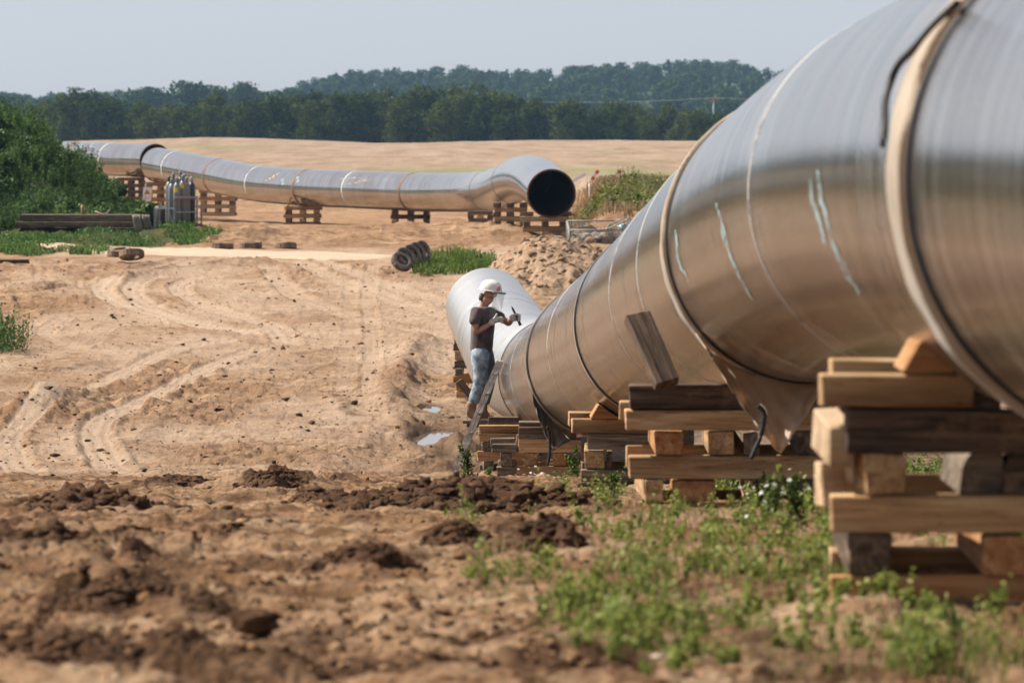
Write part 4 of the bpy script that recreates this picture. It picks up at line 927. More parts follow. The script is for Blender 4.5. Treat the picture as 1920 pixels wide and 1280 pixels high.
for px, pyt, dy, kd, lab, cap in CY:
    ztop = CZ - (pyt - 250) * (dR + dy) / F; z0 = Z(432.5) + .017; sc_ = (ztop - z0) / 1.485
    e = empty('gas_cylinder', ((px - 960) * (dR + dy) / F, dR + dy, z0), lab, 'gas cylinder', 'gas cylinders in the steel rack')
    for nm, me in (('cylinder_body', cbd if kd == 'd' else cb_), ('valve_cap', {'k': ccb, 'p': cbd_cap}.get(cap, cc_))):
        o = bpy.data.objects.new(nm, me); C.objects.link(o); o.parent = e; o.scale = (1, 1, sc_)
    if 's' in kd:
        V = []; zs = (1.06, 1.18) if kd == 'gs' else (1.12, 1.24)
        for i in range(7):
            a = R(-125 + 60 * i / 6 - 10)
            for z in zs: V.append((math.cos(a) * .1175, math.sin(a) * .1175, z * sc_))
        o = bpy.data.objects.new('sticker', np_mesh('sticker', V, [(2 * i, 2 * i + 2, 2 * i + 3, 2 * i + 1) for i in range(6)])); C.objects.link(o); o.data.materials.append(YEL); o.parent = e

# ------------------------------------------------------------------ stack of dark timber mats with sacking
for k, (x0, x1, y0, y1, dd) in enumerate([(42, 258, 428, 441, 156.7), (34, 262, 415.5, 427.5, 156.3), (38, 265, 402, 415, 156.5)]):
    a = P(x0, y0, dd); b = P(x1, y1, dd)
    for r_ in range(3):
        beam(((a.x + b.x) / 2 + random.uniform(-.08, .08), dd + .2 + r_ * .42, (a.z + b.z) / 2), b.x - a.x, .4, a.z - b.z - .018, 'x', 'grey' if k == 2 else 'dark',
             f"long weathered timber in the {['bottom', 'middle', 'top'][k]} layer, {['front', 'middle', 'back'][r_]} row, stack left of cylinders", 'long dark timbers stacked on the verge', 'long_timber', 'timber')
bm = bmesh.new(); random.seed(3)
sk_ = empty('sacking', P(255, 402, 156.3), 'beige folded sacking draped over the right end of the dark timber stack', 'cloth')
SACK = cloth_mat('jute_sacking', (0.18, 0.145, 0.10), (0.34, 0.29, 0.22))
for x0, x1, s0 in ((249, 262, 0), (266, 280, 2)):
    V = []; rows = [(0, 1.0, 408), (0, .5, 404), (0, 0.02, 403), (0, -.06, 405), (2, -.08, 415), (4, -.09, 425), (7, -.06, 438)]
    for ox, dy, py in rows:
        for i in range(9): t = i / 8; V.append(P(x0 + (x1 - x0) * t + ox, py + 1.2 * math.sin(i * 1.9 + s0), 156.3 + dy + .05 * math.sin(i * 2.2 + s0)))
    o = link('cloth_fold', np_mesh('cloth_fold', V, [(j * 9 + i, (j + 1) * 9 + i, (j + 1) * 9 + i + 1, j * 9 + i + 1) for j in range(len(rows) - 1) for i in range(8)], smooth=True), SACK, sk_); o.modifiers.new('s', 'SOLIDIFY').thickness = .02
# branch on the stack, a loose dark box behind
bm = bmesh.new(); add_tube(bm, [P(178, 396, 156.8), P(190, 402, 156.8), P(200, 401, 156.8), P(207, 392, 156.8)], [.03, .04, .035, .02], 6)
tag(link('branch', bm_mesh('branch', bm), flat('pale_branch', (.4, .27, .2), .8)), 'short pale forked branch lying on the dark timber stack', 'branch')
for k, px in enumerate((153, 157.5)):
    bm = bmesh.new(); add_tube(bm, [P(px, 402, 156.9), P(px + 1, 384 + 5 * k, 156.9)], .03, 6); tag(link('wooden_stake', bm_mesh('wooden_stake', bm), WOOD['tan']), f"{'shorter right' if k else 'taller left'} wooden stake sticking up behind the dark timber stack", 'stake')
g = ground(22, 498); bo = beam(g + Vector((-.25, 0, .08)), 1.4, .3, .1, 'x', 'dark', 'dark plank lying on the sand at the left edge', None, 'loose_plank', 'plank'); 
bb = P(302, 420, 156.0)
bm = bmesh.new(); add_lathe(bm, [(.2, 0), (.21, .02), (.21, .62), (.17, .70), (.05, .73)], 20); 
o = link('drum', bm_mesh('drum', bm, True), flat('dark_drum', (.06, .045, .035), .6)); o.location = (P(301, 430, 156).x, 156.1, gz(P(301, 430, 156).x, 156.1) - .01); tag(o, 'dark brown drum between the timber stack and the cylinders', 'drum')

# ------------------------------------------------------------------ tyres
TY = flat('dusty_tyre', (0.15, 0.115, 0.09), .9, var=.45, scale=3); TYL = flat('sandy_tyre', (0.24, 0.16, 0.10), .95, var=.4, scale=4)
def tyre_mesh(r=.32, w_=.19):
    bm = bmesh.new(); n = 40; pr = [(r * .58, -w_ * .38), (r * .72, -w_ * .5), (r * .93, -w_ * .47), (r, -w_ * .34), (r, w_ * .34), (r * .93, w_ * .47), (r * .72, w_ * .5), (r * .58, w_ * .38), (r * .64, 0)]
    rings = [[bm.verts.new((math.cos(2 * math.pi * k / n) * (a + (.012 if (k % 2 and a >= r * .93) else 0)), math.sin(2 * math.pi * k / n) * (a + (.012 if (k % 2 and a >= r * .93) else 0)), z)) for k in range(n)] for a, z in pr]
    for a, b in zip(rings, rings[1:] + rings[:1]):
        for k in range(n): bm.faces.new((a[k], a[(k + 1) % n], b[(k + 1) % n], b[k]))
    bmesh.ops.recalc_face_normals(bm, faces=bm.faces); return bm_mesh('tyre', bm)
tm = tyre_mesh(); tm.materials.append(TY); tm2 = tm.copy(); tm2.materials[0] = TYL
def tyre(px, py, rot, lab, me=tm, dz=.09, s=1.0, dd=None):
    g = ground(px, py) if dd is None else P(px, py, dd)
    o = bpy.data.objects.new('tyre', me); C.objects.link(o); o.rotation_euler = [R(a) for a in rot]; o.scale = (s,) * 3
    o.location = g + Vector((0, 0, dz)) if dd is None else g
    tag(o, lab, 'tyre', 'old tyres beside the haul road'); return o
tyre(417, 468, (0, 3, 10), 'tyre lying flat, leftmost of the three single ones beyond the pale road', tm2, .1, .95)
tyre(470, 467, (2, -3, 50), 'tyre lying flat, middle of the three single ones beyond the pale road', tm2, .1, .95)
tyre(535, 467, (-4, 9, 90), 'half-sunk tyre lying flat, rightmost of the three beyond the pale road', tm2, .05, .95)
tyre(222, 482, (0, 0, 0), 'tyre at the bottom of the small brown pile by the road', tm2, .08, .9)
tyre(226, 471, (8, -10, 30), 'tyre on top left of the small brown pile by the road', tm2, dd=133.7, s=.85)
tyre(247, 477, (-12, 12, 60), 'tyre leaning on the right of the small brown pile by the road', tm2, dd=133.2)
for k, (px, py, lab) in enumerate([(753, 491, 'lowest front tyre of the row lying by the green tuft'), (760, 483, 'second tyre from the front of the row by the green tuft'), (772, 478, 'third tyre from the front of the row by the green tuft'), (781, 474, 'fourth tyre from the front of the row by the green tuft'), (791, 471, 'rearmost tyre of the row by the green tuft')]):
    tyre(px, py, (12, 48 + 6 * k, -38 + 3 * k), lab, tm, dd=129.5 + k * .25, s=.85)

# ------------------------------------------------------------------ wire baskets with rubble
WIRE = flat('pale_wire', (0.27, 0.255, 0.23), .6, .3)
def basket(name, c, size, rz, tilt, lab, nwx=14, nwz=9, r=.006, fr=.022):
    e = bpy.data.objects.new(name, None); C.objects.link(e); e.location = c; e.rotation_euler = (tilt[0], tilt[1], rz); tag(e, lab, 'wire basket')
    sx, sy, sz = size; bm = bmesh.new()
    cs = [(-sx/2, -sy/2), (sx/2, -sy/2), (sx/2, sy/2), (-sx/2, sy/2)]
    for a, b in zip(cs, cs[1:] + cs[:1]):
        add_tube(bm, [(a[0], a[1], sz), (b[0], b[1], sz)], fr, 6); add_tube(bm, [(a[0], a[1], 0), (b[0], b[1], 0)], fr, 6); add_tube(bm, [(a[0], a[1], 0), (a[0], a[1], sz)], fr, 6)
    f = link('frame', bm_mesh('frame', bm), WIRE); f.parent = e; f.matrix_parent_inverse = Matrix()
    bm = bmesh.new()
    for a, b in zip(cs, cs[1:] + cs[:1]):
        a = Vector((*a, 0)); b = Vector((*b, 0))
        for k in range(1, nwx): p = a.lerp(b, k / nwx); add_tube(bm, [p, p + Vector((0, 0, sz))], r, 4)
        for k in range(1, nwz): add_tube(bm, [a + Vector((0, 0, sz * k / nwz)), b + Vector((0, 0, sz * k / nwz))], r, 4)
    f = link('wire_mesh', bm_mesh('wire_mesh', bm), WIRE); f.parent = e; f.matrix_parent_inverse = Matrix(); return e
gb = ground(1108, 458); gb.z = gz(gb.x, gb.y) - .02
basket('wire_basket', gb + Vector((.1, .4, .0)), (1.5, 1.0, .56), R(4), (R(14), 0), 'open wire mesh basket full of rubble beside the open pipe end')
basket('wire_basket', gb + Vector((1.0, .2, .05)), (.62, .8, .62), R(-12), (R(10), R(-22)), 'smaller tilted wire basket with blue plastic, right of the larger basket', 8, 8)
def chunk(r, seed, sub=2, amp=.35, flat_=1.0):
    bm = bmesh.new(); bmesh.ops.create_icosphere(bm, subdivisions=sub, radius=1.0)
    rs_ = np.random.default_rng(seed); ax3 = rs_.uniform(.7, 1.25, 3)
    from mathutils import noise as mn
    off = Vector(rs_.uniform(-50, 50, 3))
    for v in bm.verts:
        n = v.co.normalized(); k = 1 + amp * mn.fractal(n * 1.6 + off, .7, 2.1, 5) + amp * .5 * (mn.cell(n * 2.2 + off) - .5); v.co = Vector((n.x * ax3[0], n.y * ax3[1], n.z * ax3[2] * flat_)) * k
    return bm
def chunk_np(seed, sub=2, amp=.35, fl=1.0):
    bm = chunk(1, seed, sub, amp, fl); bm.verts.ensure_lookup_table(); V = np.array([v.co[:] for v in bm.verts], np.float32); T = np.array([[v.index for v in f.verts] for f in bm.faces], np.int32); bm.free(); return V, T
CH = {s: [chunk_np(100 + i, s, .6, .75) for i in range(10)] for s in (1, 2, 3)}
def scatter_chunks(name, items, mat, smooth=False):
    """items: (x,y,z,r,sub) merged in one mesh"""
    V = []; T = []; n = 0; rr = np.random.default_rng(len(items))
    for x, y, z, r, s in items:
        v, t = CH[s][rr.integers(10)]; a = rr.uniform(0, 6.28); ca, sa = math.cos(a), math.sin(a)
        m_ = np.array([[ca, -sa, 0], [sa, ca, 0], [0, 0, 1]]); V.append(v @ m_.T * r * rr.uniform(.8, 1.2, 3) + np.array([x, y, z])); T.append(t + n); n += len(v)
    return link(name, np_mesh(name, np.concatenate(V), tris=np.concatenate(T), smooth=smooth), mat)
STONE = [flat('rubble_grey', (.30, .26, .22), .9, var=.3, scale=5), flat('rubble_orange', (.42, .24, .12), .9, var=.3, scale=5)]
for i in range(26):
    v, t = CH[2][i % 10]; r = random.uniform(.07, .2); c = gb + Vector((random.uniform(-.5, .7), random.uniform(0, .8), random.uniform(.05, .3)))
    o = link('rubble_piece', np_mesh('rubble_piece', v * r, tris=t), STONE[0 if random.random() < .72 else 1]); o.location = c; tag(o, 'broken rubble lump inside the larger wire basket', 'rubble', 'rubble lumps in the wire basket')
tag(scatter_chunks('plastic_sheet', [(gb.x + .95, gb.y - .05, gb.z + .5, .17, 3), (gb.x + 1.1, gb.y - .05, gb.z + .44, .13, 3)], flat('pale_blue_plastic', (.45, .66, .72), .35, var=.1), True), 'crumpled pale blue plastic in the tilted wire basket', 'plastic sheet')

# soil heaps
def heap(name, g, rx, ry, h, n, mat, lab, cat='soil heap', rmin=.02, rmax=.1, seed=1, group=None, pw=1.3, res=90):
    """rough dome of earth with crumbly lumps over it, one mesh"""
    rr = np.random.default_rng(seed); u = np.linspace(-1.25, 1.25, res); U, W = np.meshgrid(u, u); e = np.sqrt(U ** 2 + W ** 2)
    fl = 0.28 * fbm(U * 2.2 + seed, W * 2.2, 4, seed); k = np.clip(1 - (e + fl) ** pw, -.3, 1)
    xx = g.x + U * rx; yy = g.y + W * ry; lump = fbm(U * rx / max(rmax, .02) * .35, W * ry / max(rmax, .02) * .35, 4, seed + 3, .65)
    zz = g.z + h * k * (1 + .18 * fbm(U * 3, W * 3, 3, seed + 1)) + rmax * .9 * lump * (k > -.1) - .02
    V = [np.stack([xx, yy, zz], -1).reshape(-1, 3)]; i = np.arange((res - 1) * res).reshape(res - 1, res)[:, :-1].ravel(); q = np.stack([i, i + 1, i + res + 1, i + res], -1)
    T = np.concatenate([q[:, :3], q[:, [0, 2, 3]]]); Ts = [T]; nn = res * res
    for _ in range(n):
        a = rr.uniform(0, 6.28); t = rr.uniform(0, 1.08) ** .6; iu = t * math.cos(a); iw = t * math.sin(a)
        ku = min(res - 1, max(0, int((iu + 1.25) / 2.5 * (res - 1)))); kw = min(res - 1, max(0, int((iw + 1.25) / 2.5 * (res - 1))))
        if k[kw, ku] < -.15: continue
        r = rmin + (rmax - rmin) * rr.random() ** 4; v, t_ = CH[1 if r < rmin * 2 else 2][rr.integers(10)]
        V.append(v * r * rr.uniform(.75, 1.25, 3) + np.array([xx[kw, ku], yy[kw, ku], zz[kw, ku] + r * .15])); Ts.append(t_ + nn); nn += len(v)
    o = link(name, np_mesh(name, np.concatenate(V), tris=np.concatenate(Ts)), mat); tag(o, lab, cat, group); return o
gm = ground(1028, 548); gm = Vector((gm.x + .05, gm.y + 3.0, float(base_z(gm.x, gm.y + 3)) - .05))
gm.x += .18
heap('soil_mound', gm, 2.15, 3.8, 1.25, 1500, MOUND, 'big brown heap of crumbly soil behind the worker', 'soil heap', .010, .085, 4, pw=1.5, res=200)
HP = [((870, 958), .82, 1.0, .125, 520, 'long dark crumbly soil heap in front of the timber cribs', 'dark'), ((1022, 1045), .19, .4, .14, 260, 'dark soil clump right of centre among the weeds', 'dark'),
      ((850, 1030), .2, .35, .085, 200, 'low dark soil clump left of the weeds', 'dark'), ((505, 925), .34, .9, .15, 320, 'dark soil heap with a pointed top at left centre', 'dark'), ((600, 945), .26, .7, .08, 200, 'low dark soil heap beside pale sandy lumps', 'dark'),
      ((680, 1070), .2, .35, .085, 200, 'small dark clump of soil below the middle', 'dark'), ((60, 1052), .42, .5, .085, 420, 'broad dark soil heap at the left edge', 'dark'), ((225, 1045), .24, .45, .095, 300, 'dark soil heap right of the broad one at the left edge', 'dark'),
      ((425, 1020), .2, .4, .06, 160, 'flat dark soil patch left of centre', 'dark'), ((230, 1155), .26, .35, .085, 340, 'blurred dark lumpy soil in the lower left', 'dark'), ((110, 1250), .26, .3, .06, 260, 'blurred dark soil at the bottom left corner', 'dark'), ((370, 1165), .14, .28, .055, 180, 'blurred dark soil lump left of the single clod', 'dark'),
      ((150, 968), .55, .9, .10, 320, 'low dark ridge of soil at the left above the broad heap', 'dark'), ((330, 915), .42, .8, .075, 240, 'small dark ridge of soil at upper left of foreground', 'dark'), ((625, 912), .09, .4, .09, 60, 'little brown lump of soil near the sand edge', 'dark'), ((690, 925), .1, .4, .05, 60, 'little brown lump left of the long dark heap', 'dark'),
      ((590, 972), .14, .4, .05, 60, 'pale sandy lump heap below the pointed dark heap', 'sand'), ((480, 975), .18, .4, .04, 80, 'low sandy heap at left centre', 'sand')]
for k, ((px, py), rx, ry, h, n, lab, kd) in enumerate(HP):
    g = ground(px, py); g.y += ry * .5; g.z = float(base_z(g.x, g.y)) + .0
    heap('soil_heap', g, rx, ry, h * 1.25, int(n * 2.2), SOIL if kd == 'dark' else SANDCLOD, lab, 'soil heap', .004 + rx * .008, .014 + rx * .055, 20 + k, res=110)
bm = chunk(1, 77, 3, .28, .75); bm.transform(Matrix.Scale(.062, 4)); o = link('soil_clod', bm_mesh('soil_clod', bm, True), SOIL); g = ground(478, 1195); o.location = g + Vector((0, .05, .035)); tag(o, 'single dark blurred clod lying in the lower left foreground', 'clod')
for k, (px, py, r) in enumerate([(1142, 1085, .03), (1215, 1085, .022), (650, 1250, .012), (1232, 1255, .014)]):
    bm = chunk(1, 90 + k, 3, .15, .55); bm.transform(Matrix.Scale(r, 4)); o = link('stone', bm_mesh('stone', bm, True), flat('pale_stone', (.5, .4, .32), .8)); g = ground(px, py); o.location = (g.x, g.y, gz(g.x, g.y) + r * .3)
    tag(o, ['pale pink-beige stone among the foreground weeds', 'brown-topped stone right of the pale one', 'tiny pale stone near the bottom middle', 'small pale stone below the weeds'][k], 'stone')
g = ground(752, 672); bm = chunk(1, 66, 3, .4, .4); bm.transform(Matrix.Scale(.13, 4)); o = link('rag', bm_mesh('rag', bm, True), flat('dark_rag', (.03, .028, .03), .9)); o.location = g + Vector((0, 0, .06)); tag(o, 'small dark rag lying on the sand left of the berm', 'rag')
# loose clods on the sand
it = []; pxs = rng.uniform(-60, 1100, 9500); pys = 489 + 786 * rng.random(9500) ** 1.15; _gv = groundv(pxs, pys)
for px, py, g in zip(pxs, pys, _gv):
    if 900 < px and py < 900: continue
    g = Vector(g)
    if py > 905: r = rng.uniform(.003, .012) * (1 + (rng.random() ** 8) * 2.2)
    else: r = rng.uniform(.006, .022) * (1 + (rng.random() ** 14) * 3.2)
    it.append((g.x, g.y, None, r, 1))
xs_ = np.array([i[0] for i in it]); ys_ = np.array([i[1] for i in it]); zs_ = terrain(xs_, ys_)[0]
it = [(a[0], a[1], z + a[3] * .15, a[3], 1) for a, z in zip(it, zs_)]
tag(scatter_chunks('loose_clods', it[::2], SOIL), kind='stuff'); tag(scatter_chunks('loose_sand_lumps', it[1::2], SANDCLOD), kind='stuff')
bm = chunk(1, 5, 3, .3, 1); bm.free()

# ------------------------------------------------------------------ fence post, markers, sign, mast
g = P(1297, 283, 235); bm = bmesh.new(); add_tube(bm, [(g.x, g.y, g.z - .5), (g.x + .01, g.y, g.z + .02)], .075, 8); tag(link('fence_post', bm_mesh('fence_post', bm), WOOD['grey']), 'weathered wooden post at the edge of the stubble field', 'post')
RED = flat('red_marker', (.75, .09, .04), .5, var=.05); WHT = flat('white_marker', (.8, .8, .78), .5, var=.05)
for k, (px, py, a, lab) in enumerate([(1072, 337, 30, 'white marker stake leftmost by the stubble field'), (1105, 340, 55, 'red and white marker leaning right of the open pipe end'), (1149, 341, 60, 'smaller red and white marker, second from the open pipe end'), (1204, 337, -30, 'white marker with bent top near the green clump')]):
    d = 200; e = empty('marker_stake', P(px, py, d), lab, 'marker'); 
    for j in range(4):
        bm = bmesh.new(); v = Vector((math.cos(R(a)), 0, math.sin(R(a)))); add_box(bm, P(px, py + 4, d) + v * (.09 + j * .15), (.15, .03, .13 if j else .1), Matrix.Rotation(-R(a), 3, 'Y')); link('stripe', bm_mesh('stripe', bm), (RED if (j % 2 and k in (1, 2)) else WHT), e)
    bm = bmesh.new(); p = P(px, py + 4, d); add_tube(bm, [(p.x, p.y, float(base_z(p.x, p.y)) - .1), p], .02, 6); link('stake', bm_mesh('stake', bm), WHT, e)
p = P(276, 364, 209); e = empty('warning_sign', p, 'small white warning sign with orange triangle by the far crib', 'sign')
bm = bmesh.new(); add_box(bm, p, (.36, .02, .56), Matrix.Rotation(R(6), 3, 'Y')); link('sign_board', bm_mesh('sign_board', bm), WHT, e)
bm = bmesh.new(); c = p + Vector((0, -.014, .09)); va = [bm.verts.new(c + Vector((x, 0, z))) for x, z in ((-.13, -.1), (.13, -.1), (0, .13))]; bm.faces.new(va); link('warning_triangle', bm_mesh('warning_triangle', bm), flat('orange_mark', (.55, .22, .04), .5), e)
bm = bmesh.new()
for k in range(2): add_box(bm, p + Vector((.02, -.014, -.12 - .06 * k)), (.22, .003, .012))
link('text_lines', bm_mesh('text_lines', bm), flat('grey_text', (.25, .3, .4), .5), e)
bm = bmesh.new(); add_tube(bm, [(p.x, p.y + .02, gz(p.x, p.y) - .05), (p.x, p.y + .02, p.z)], .02, 6); link('sign_post', bm_mesh('sign_post', bm), WOOD['tan'], e)
dm = 1180; p = P(1338, 186, dm); e = empty('power_mast', (p.x, dm, -0.2), 'thin power mast with red crossarm before the wooded hill', 'mast')
bm = bmesh.new(); add_tube(bm, [(p.x, dm, -.3), (p.x, dm, p.z)], .16, 6); link('pole', bm_mesh('pole', bm), STEEL, e)
bm = bmesh.new(); add_box(bm, (p.x, dm, p.z), (2.8, .3, .3)); add_box(bm, (p.x, dm, p.z - .45), (2.0, .3, .2)); link('crossarm', bm_mesh('crossarm', bm), flat('red_arm', (.45, .08, .08), .6), e)
bm = bmesh.new()
for z_ in (0,):
    pp = [P(1060 + 278 * t, 192 - 8 * t + 10 * t * (1 - t), dm) for t in np.linspace(-.6, 1, 24)] + [P(1338 + 300 * t, 184 + 10 * t, dm) for t in np.linspace(.05, 1, 10)]
    add_tube(bm, pp, .035, 4)
link('wire', bm_mesh('wire', bm), flat('pale_wire_line', (.5, .5, .5), .5), e)
p = P(1686, 690, 60); e = basket('wire_panel', Vector((p.x, 60, p.z - .6)), (1.6, .06, .9), 0, (0, 0), 'pale wire mesh panel glimpsed below the big pipe', 18, 10, .008)
e.name = 'wire_fence_unit'; e['category'] = 'wire fence'

# ------------------------------------------------------------------ vegetation
def cards(cent, size, rr, up=0.0, aspect=1.6, jit=.65):
    """leaf shaped quads (kites, slightly folded) at the given centres"""
    n = len(cent)
    if cent.shape[1] == 6:
        o_ = cent[:, 3:] + rr.normal(size=(n, 3)) * jit; o_ /= np.linalg.norm(o_, axis=1, keepdims=True); cent = cent[:, :3]; d = np.cross(o_, rr.normal(size=(n, 3))); d /= np.linalg.norm(d, axis=1, keepdims=True) + 1e-9; s0 = np.cross(o_, d)
    else:
        d = rr.normal(size=(n, 3)); d[:, 2] += up; d /= np.linalg.norm(d, axis=1, keepdims=True); s0 = None
    s = rr.normal(size=(n, 3)) if s0 is None else s0; s -= d * np.sum(s * d, 1, keepdims=True); s /= np.linalg.norm(s, axis=1, keepdims=True); nn = np.cross(d, s)
    L = (size * rr.uniform(.6, 1.3, n))[:, None] if np.isscalar(size) else (size * rr.uniform(.7, 1.25, n))[:, None]
    a = cent - d * L * .5; b = cent + s * L * .5 / aspect + nn * L * .08; c = cent + d * L * .5; e = cent - s * L * .5 / aspect + nn * L * .08
    return np.stack([a, b, c, e], 1).reshape(-1, 3)
def card_mesh(name, V): q = np.arange(len(V)).reshape(-1, 4); return np_mesh(name, V, q)
def crown_pts(rr, n, h, w_, lobes=9, base=.18, conic=0.0):
    out = []
    L = []
    for k in range(lobes):
        z = h * (base + (1 - base) * rr.uniform(.1, .86)); f = 1 - conic * (z / h); a = rr.uniform(0, 6.28); r = w_ * .5 * rr.uniform(.0, .62) * f
        L.append((r * math.cos(a), r * math.sin(a), z, w_ * rr.uniform(.16, .3) * max(.35, f)))
    L.append((0, 0, h * .8, w_ * .22))
    for i in range(n):
        x, y, z, r = L[rr.integers(len(L))]; v = rr.normal(size=3); v /= np.linalg.norm(v); k = rr.uniform(.45, 1.0) ** .5 * (1 + .25 * math.sin(v[0] * 7 + x) * math.sin(v[2] * 6 + y))
        out.append((x + v[0] * r * k, y + v[1] * r * k, max(.1 * h * base, z + v[2] * r * k * .85), v[0], v[1], v[2] + .25))
    return np.array(out)
def tree_meshes(seed, h=10.0, w_=8.0, n=3200, leaf=.42, base=.1, conic=0.0, lobes=12):
    rr = np.random.default_rng(seed); pts = crown_pts(rr, n, h, w_, lobes, base, conic); cr = card_mesh('crown', cards(pts, leaf, rr, .2, 1.3))
    bm = bmesh.new(); add_tube(bm, [(0, 0, -.3), (.1, .05, h * .3), (.0, .1, h * .75)], [h * .028, h * .02, h * .006], 7)
    for k in range(6):
        a = rr.uniform(0, 6.28); z = h * rr.uniform(.2, .5); add_tube(bm, [(0, 0, z), (math.cos(a) * w_ * .2, math.sin(a) * w_ * .2, z + h * .14), (math.cos(a) * w_ * .36, math.sin(a) * w_ * .36, z + h * .22)], [h * .012, h * .008, h * .003], 5)
    return cr, bm_mesh('trunk', bm)
def place_tree(ms, x, y, z, s, rz, label, group, name='tree', cat='tree', sz=None):
    e = bpy.data.objects.new(name, None); C.objects.link(e); e.location = (x, y, z); e.rotation_euler = (0, 0, rz); e.scale = (s, s, sz or s); tag(e, label, cat, group)
    for nm, me in zip(('crown', 'trunk'), ms):
        o = bpy.data.objects.new(nm, me); C.objects.link(o); o.parent = e
    return e
TD = [tree_meshes(200 + i, 10, 8.5 if i < 4 else 7, 3400, .45, .02, .25 if i % 3 else .05, 13) for i in range(6)]
for c, t in TD: c.materials.append(LEAF_DARK); t.materials.append(BARK)
TOPX = [-80, 0, 60, 100, 160, 210, 250, 330, 400, 450, 500, 560, 600, 650, 700, 760, 800, 880, 920, 960, 1000, 1050, 1100, 1150, 1200, 1260, 1310, 1370, 1430, 1500, 2000]
TOPY = [215, 205, 195, 176, 164, 180, 190, 194, 170, 184, 176, 165, 160, 170, 164, 164, 156, 150, 164, 170, 182, 186, 192, 192, 200, 190, 195, 205, 215, 220, 225]
GDK = 'trees of the dark tree line beyond the stubble field'
k = 0
for row, (dd, stp) in enumerate(((830, 31), (880, 34))):
    px = -70
    while px < 2150:
        ty = np.interp(px, TOPX, TOPY) + rng.uniform(-6, 10) + (0 if row else 24 * rng.random() ** 1.3); d = dd + rng.uniform(-15, 15); x = (px - 960) * d / F; zt = CZ + (HZ - ty) * d / F; zb = float(base_z(x, d)) - .3
        hgt = max(5.5, zt - zb); place_tree(TD[k % 6], x, d, zt - hgt, hgt / 10 * rng.uniform(.85, 1.1), rng.uniform(0, 6.28), 'dark green leafy tree in the tree line beyond the stubble field', GDK, sz=hgt / 10); k += 1
        px += stp * rng.uniform(.7, 1.25)
# outside the frame on the left: hedge line that the pipes mirror
HV = []; _r = np.random.default_rng(61)
_cb = [cards(crown_pts(_r, 900, 10, 8.5, 11, .02, .1), .6, _r, .2, 1.3) for _ in range(4)]
for i in range(190):
    t = i / 189; az = R(6.6 + 50 * t ** 1.5); d = 620 - 520 * t ** .6 + _r.uniform(-4, 4); x = -math.sin(az) * d - 2; y = math.cos(az) * d; a = _r.uniform(0, 6.28); k = _r.uniform(.9, 1.35)
    HV.append(_cb[i % 4] @ np.array([[math.cos(a), -math.sin(a), 0], [math.sin(a), math.cos(a), 0], [0, 0, 1]]).T * k + np.array([x, y, float(base_z(x, y)) - .4]))
_sh = [cards(crown_pts(_r, 420, 1.6, 2.6, 7, .0, .1), .26, _r, .2, 1.3) for _ in range(3)]
for i in range(1700):
    az = R(6.0 + 38 * _r.random() ** 2.6); d = _r.uniform(50, 178); x = -math.sin(az) * d - 1.5; y = math.cos(az) * d
    if x > -.1005 * y - 1.05: continue
    HV.append(_sh[i % 3] * _r.uniform(.5, .8) * (1 if d < 110 else 1.25) + np.array([x, y, float(base_z(x, y)) - .1]))
tag(link('hedge', card_mesh('hedge', np.concatenate(HV)), LEAF_DARK), kind='stuff')
# mid distance round trees
GM = 'rounded hazy trees between the tree line and the hill'
TM = [tree_meshes(300 + i, 14, 15, 3000, .75, .05, .1, 9) for i in range(3)]
for c, t in TM: c.materials.append(LEAF_FAR); t.materials.append(BARK)
for i, (px, ty) in enumerate([(-20, 178), (40, 180), (90, 184), (200, 172), (250, 166), (290, 164), (330, 176), (370, 153), (400, 160), (440, 165), (462, 156), (500, 172), (530, 168), (1380, 190), (1440, 192), (1500, 195), (640, 172), (580, 176), (960, 172), (1020, 180), (1090, 184), (1160, 186), (1240, 186)]):
    d = 1500 + rng.uniform(-60, 60); x = (px - 960) * d / F; zt = CZ + (HZ - ty) * d / F; place_tree(TM[i % 3], x, d, -2, (zt + 2) / 14, rng.uniform(0, 6), 'rounded greyish tree rising behind the dark tree line', GM)
# far forest: one mass
rr = np.random.default_rng(9); FV = []
base_cr = [cards(crown_pts(rr, 520, 16, 14, 7, .1, c), 1.5, rr, .2, 1.2) for c in (0, .1, .2, 0, .85, .9)]
base_cr = [b.reshape(-1, 4, 3)[:420].reshape(-1, 3) for b in base_cr]
xq = list(zip(rng.uniform(-430, 420, 2700), 1480 + rng.uniform(0, 1, 2700) ** .8 * 950))
for x, y in xq:
    px = 960 + x * F / y
    if px < -350 or px > 2700: continue
    con = rr.random() < (.35 if px < 1080 else .12); c = base_cr[4 + rr.integers(2)] if con else base_cr[rr.integers(4)]
    s = rr.uniform(.55, 1.0) * (.62 if px < 560 else .85); a = rr.uniform(0, 6.28); m_ = np.array([[math.cos(a), -math.sin(a), 0], [math.sin(a), math.cos(a), 0], [0, 0, 1]])
    FV.append(c @ m_.T * np.array([s * (.55 if con else 1), s * (.55 if con else 1), s]) + np.array([x, y, float(hill_z(np.array([x]), np.array([y]))[0]) - 3.0]))
FV = np.concatenate(FV); tag(link('far_forest', card_mesh('far_forest', FV), LEAF_FAR), kind='stuff')

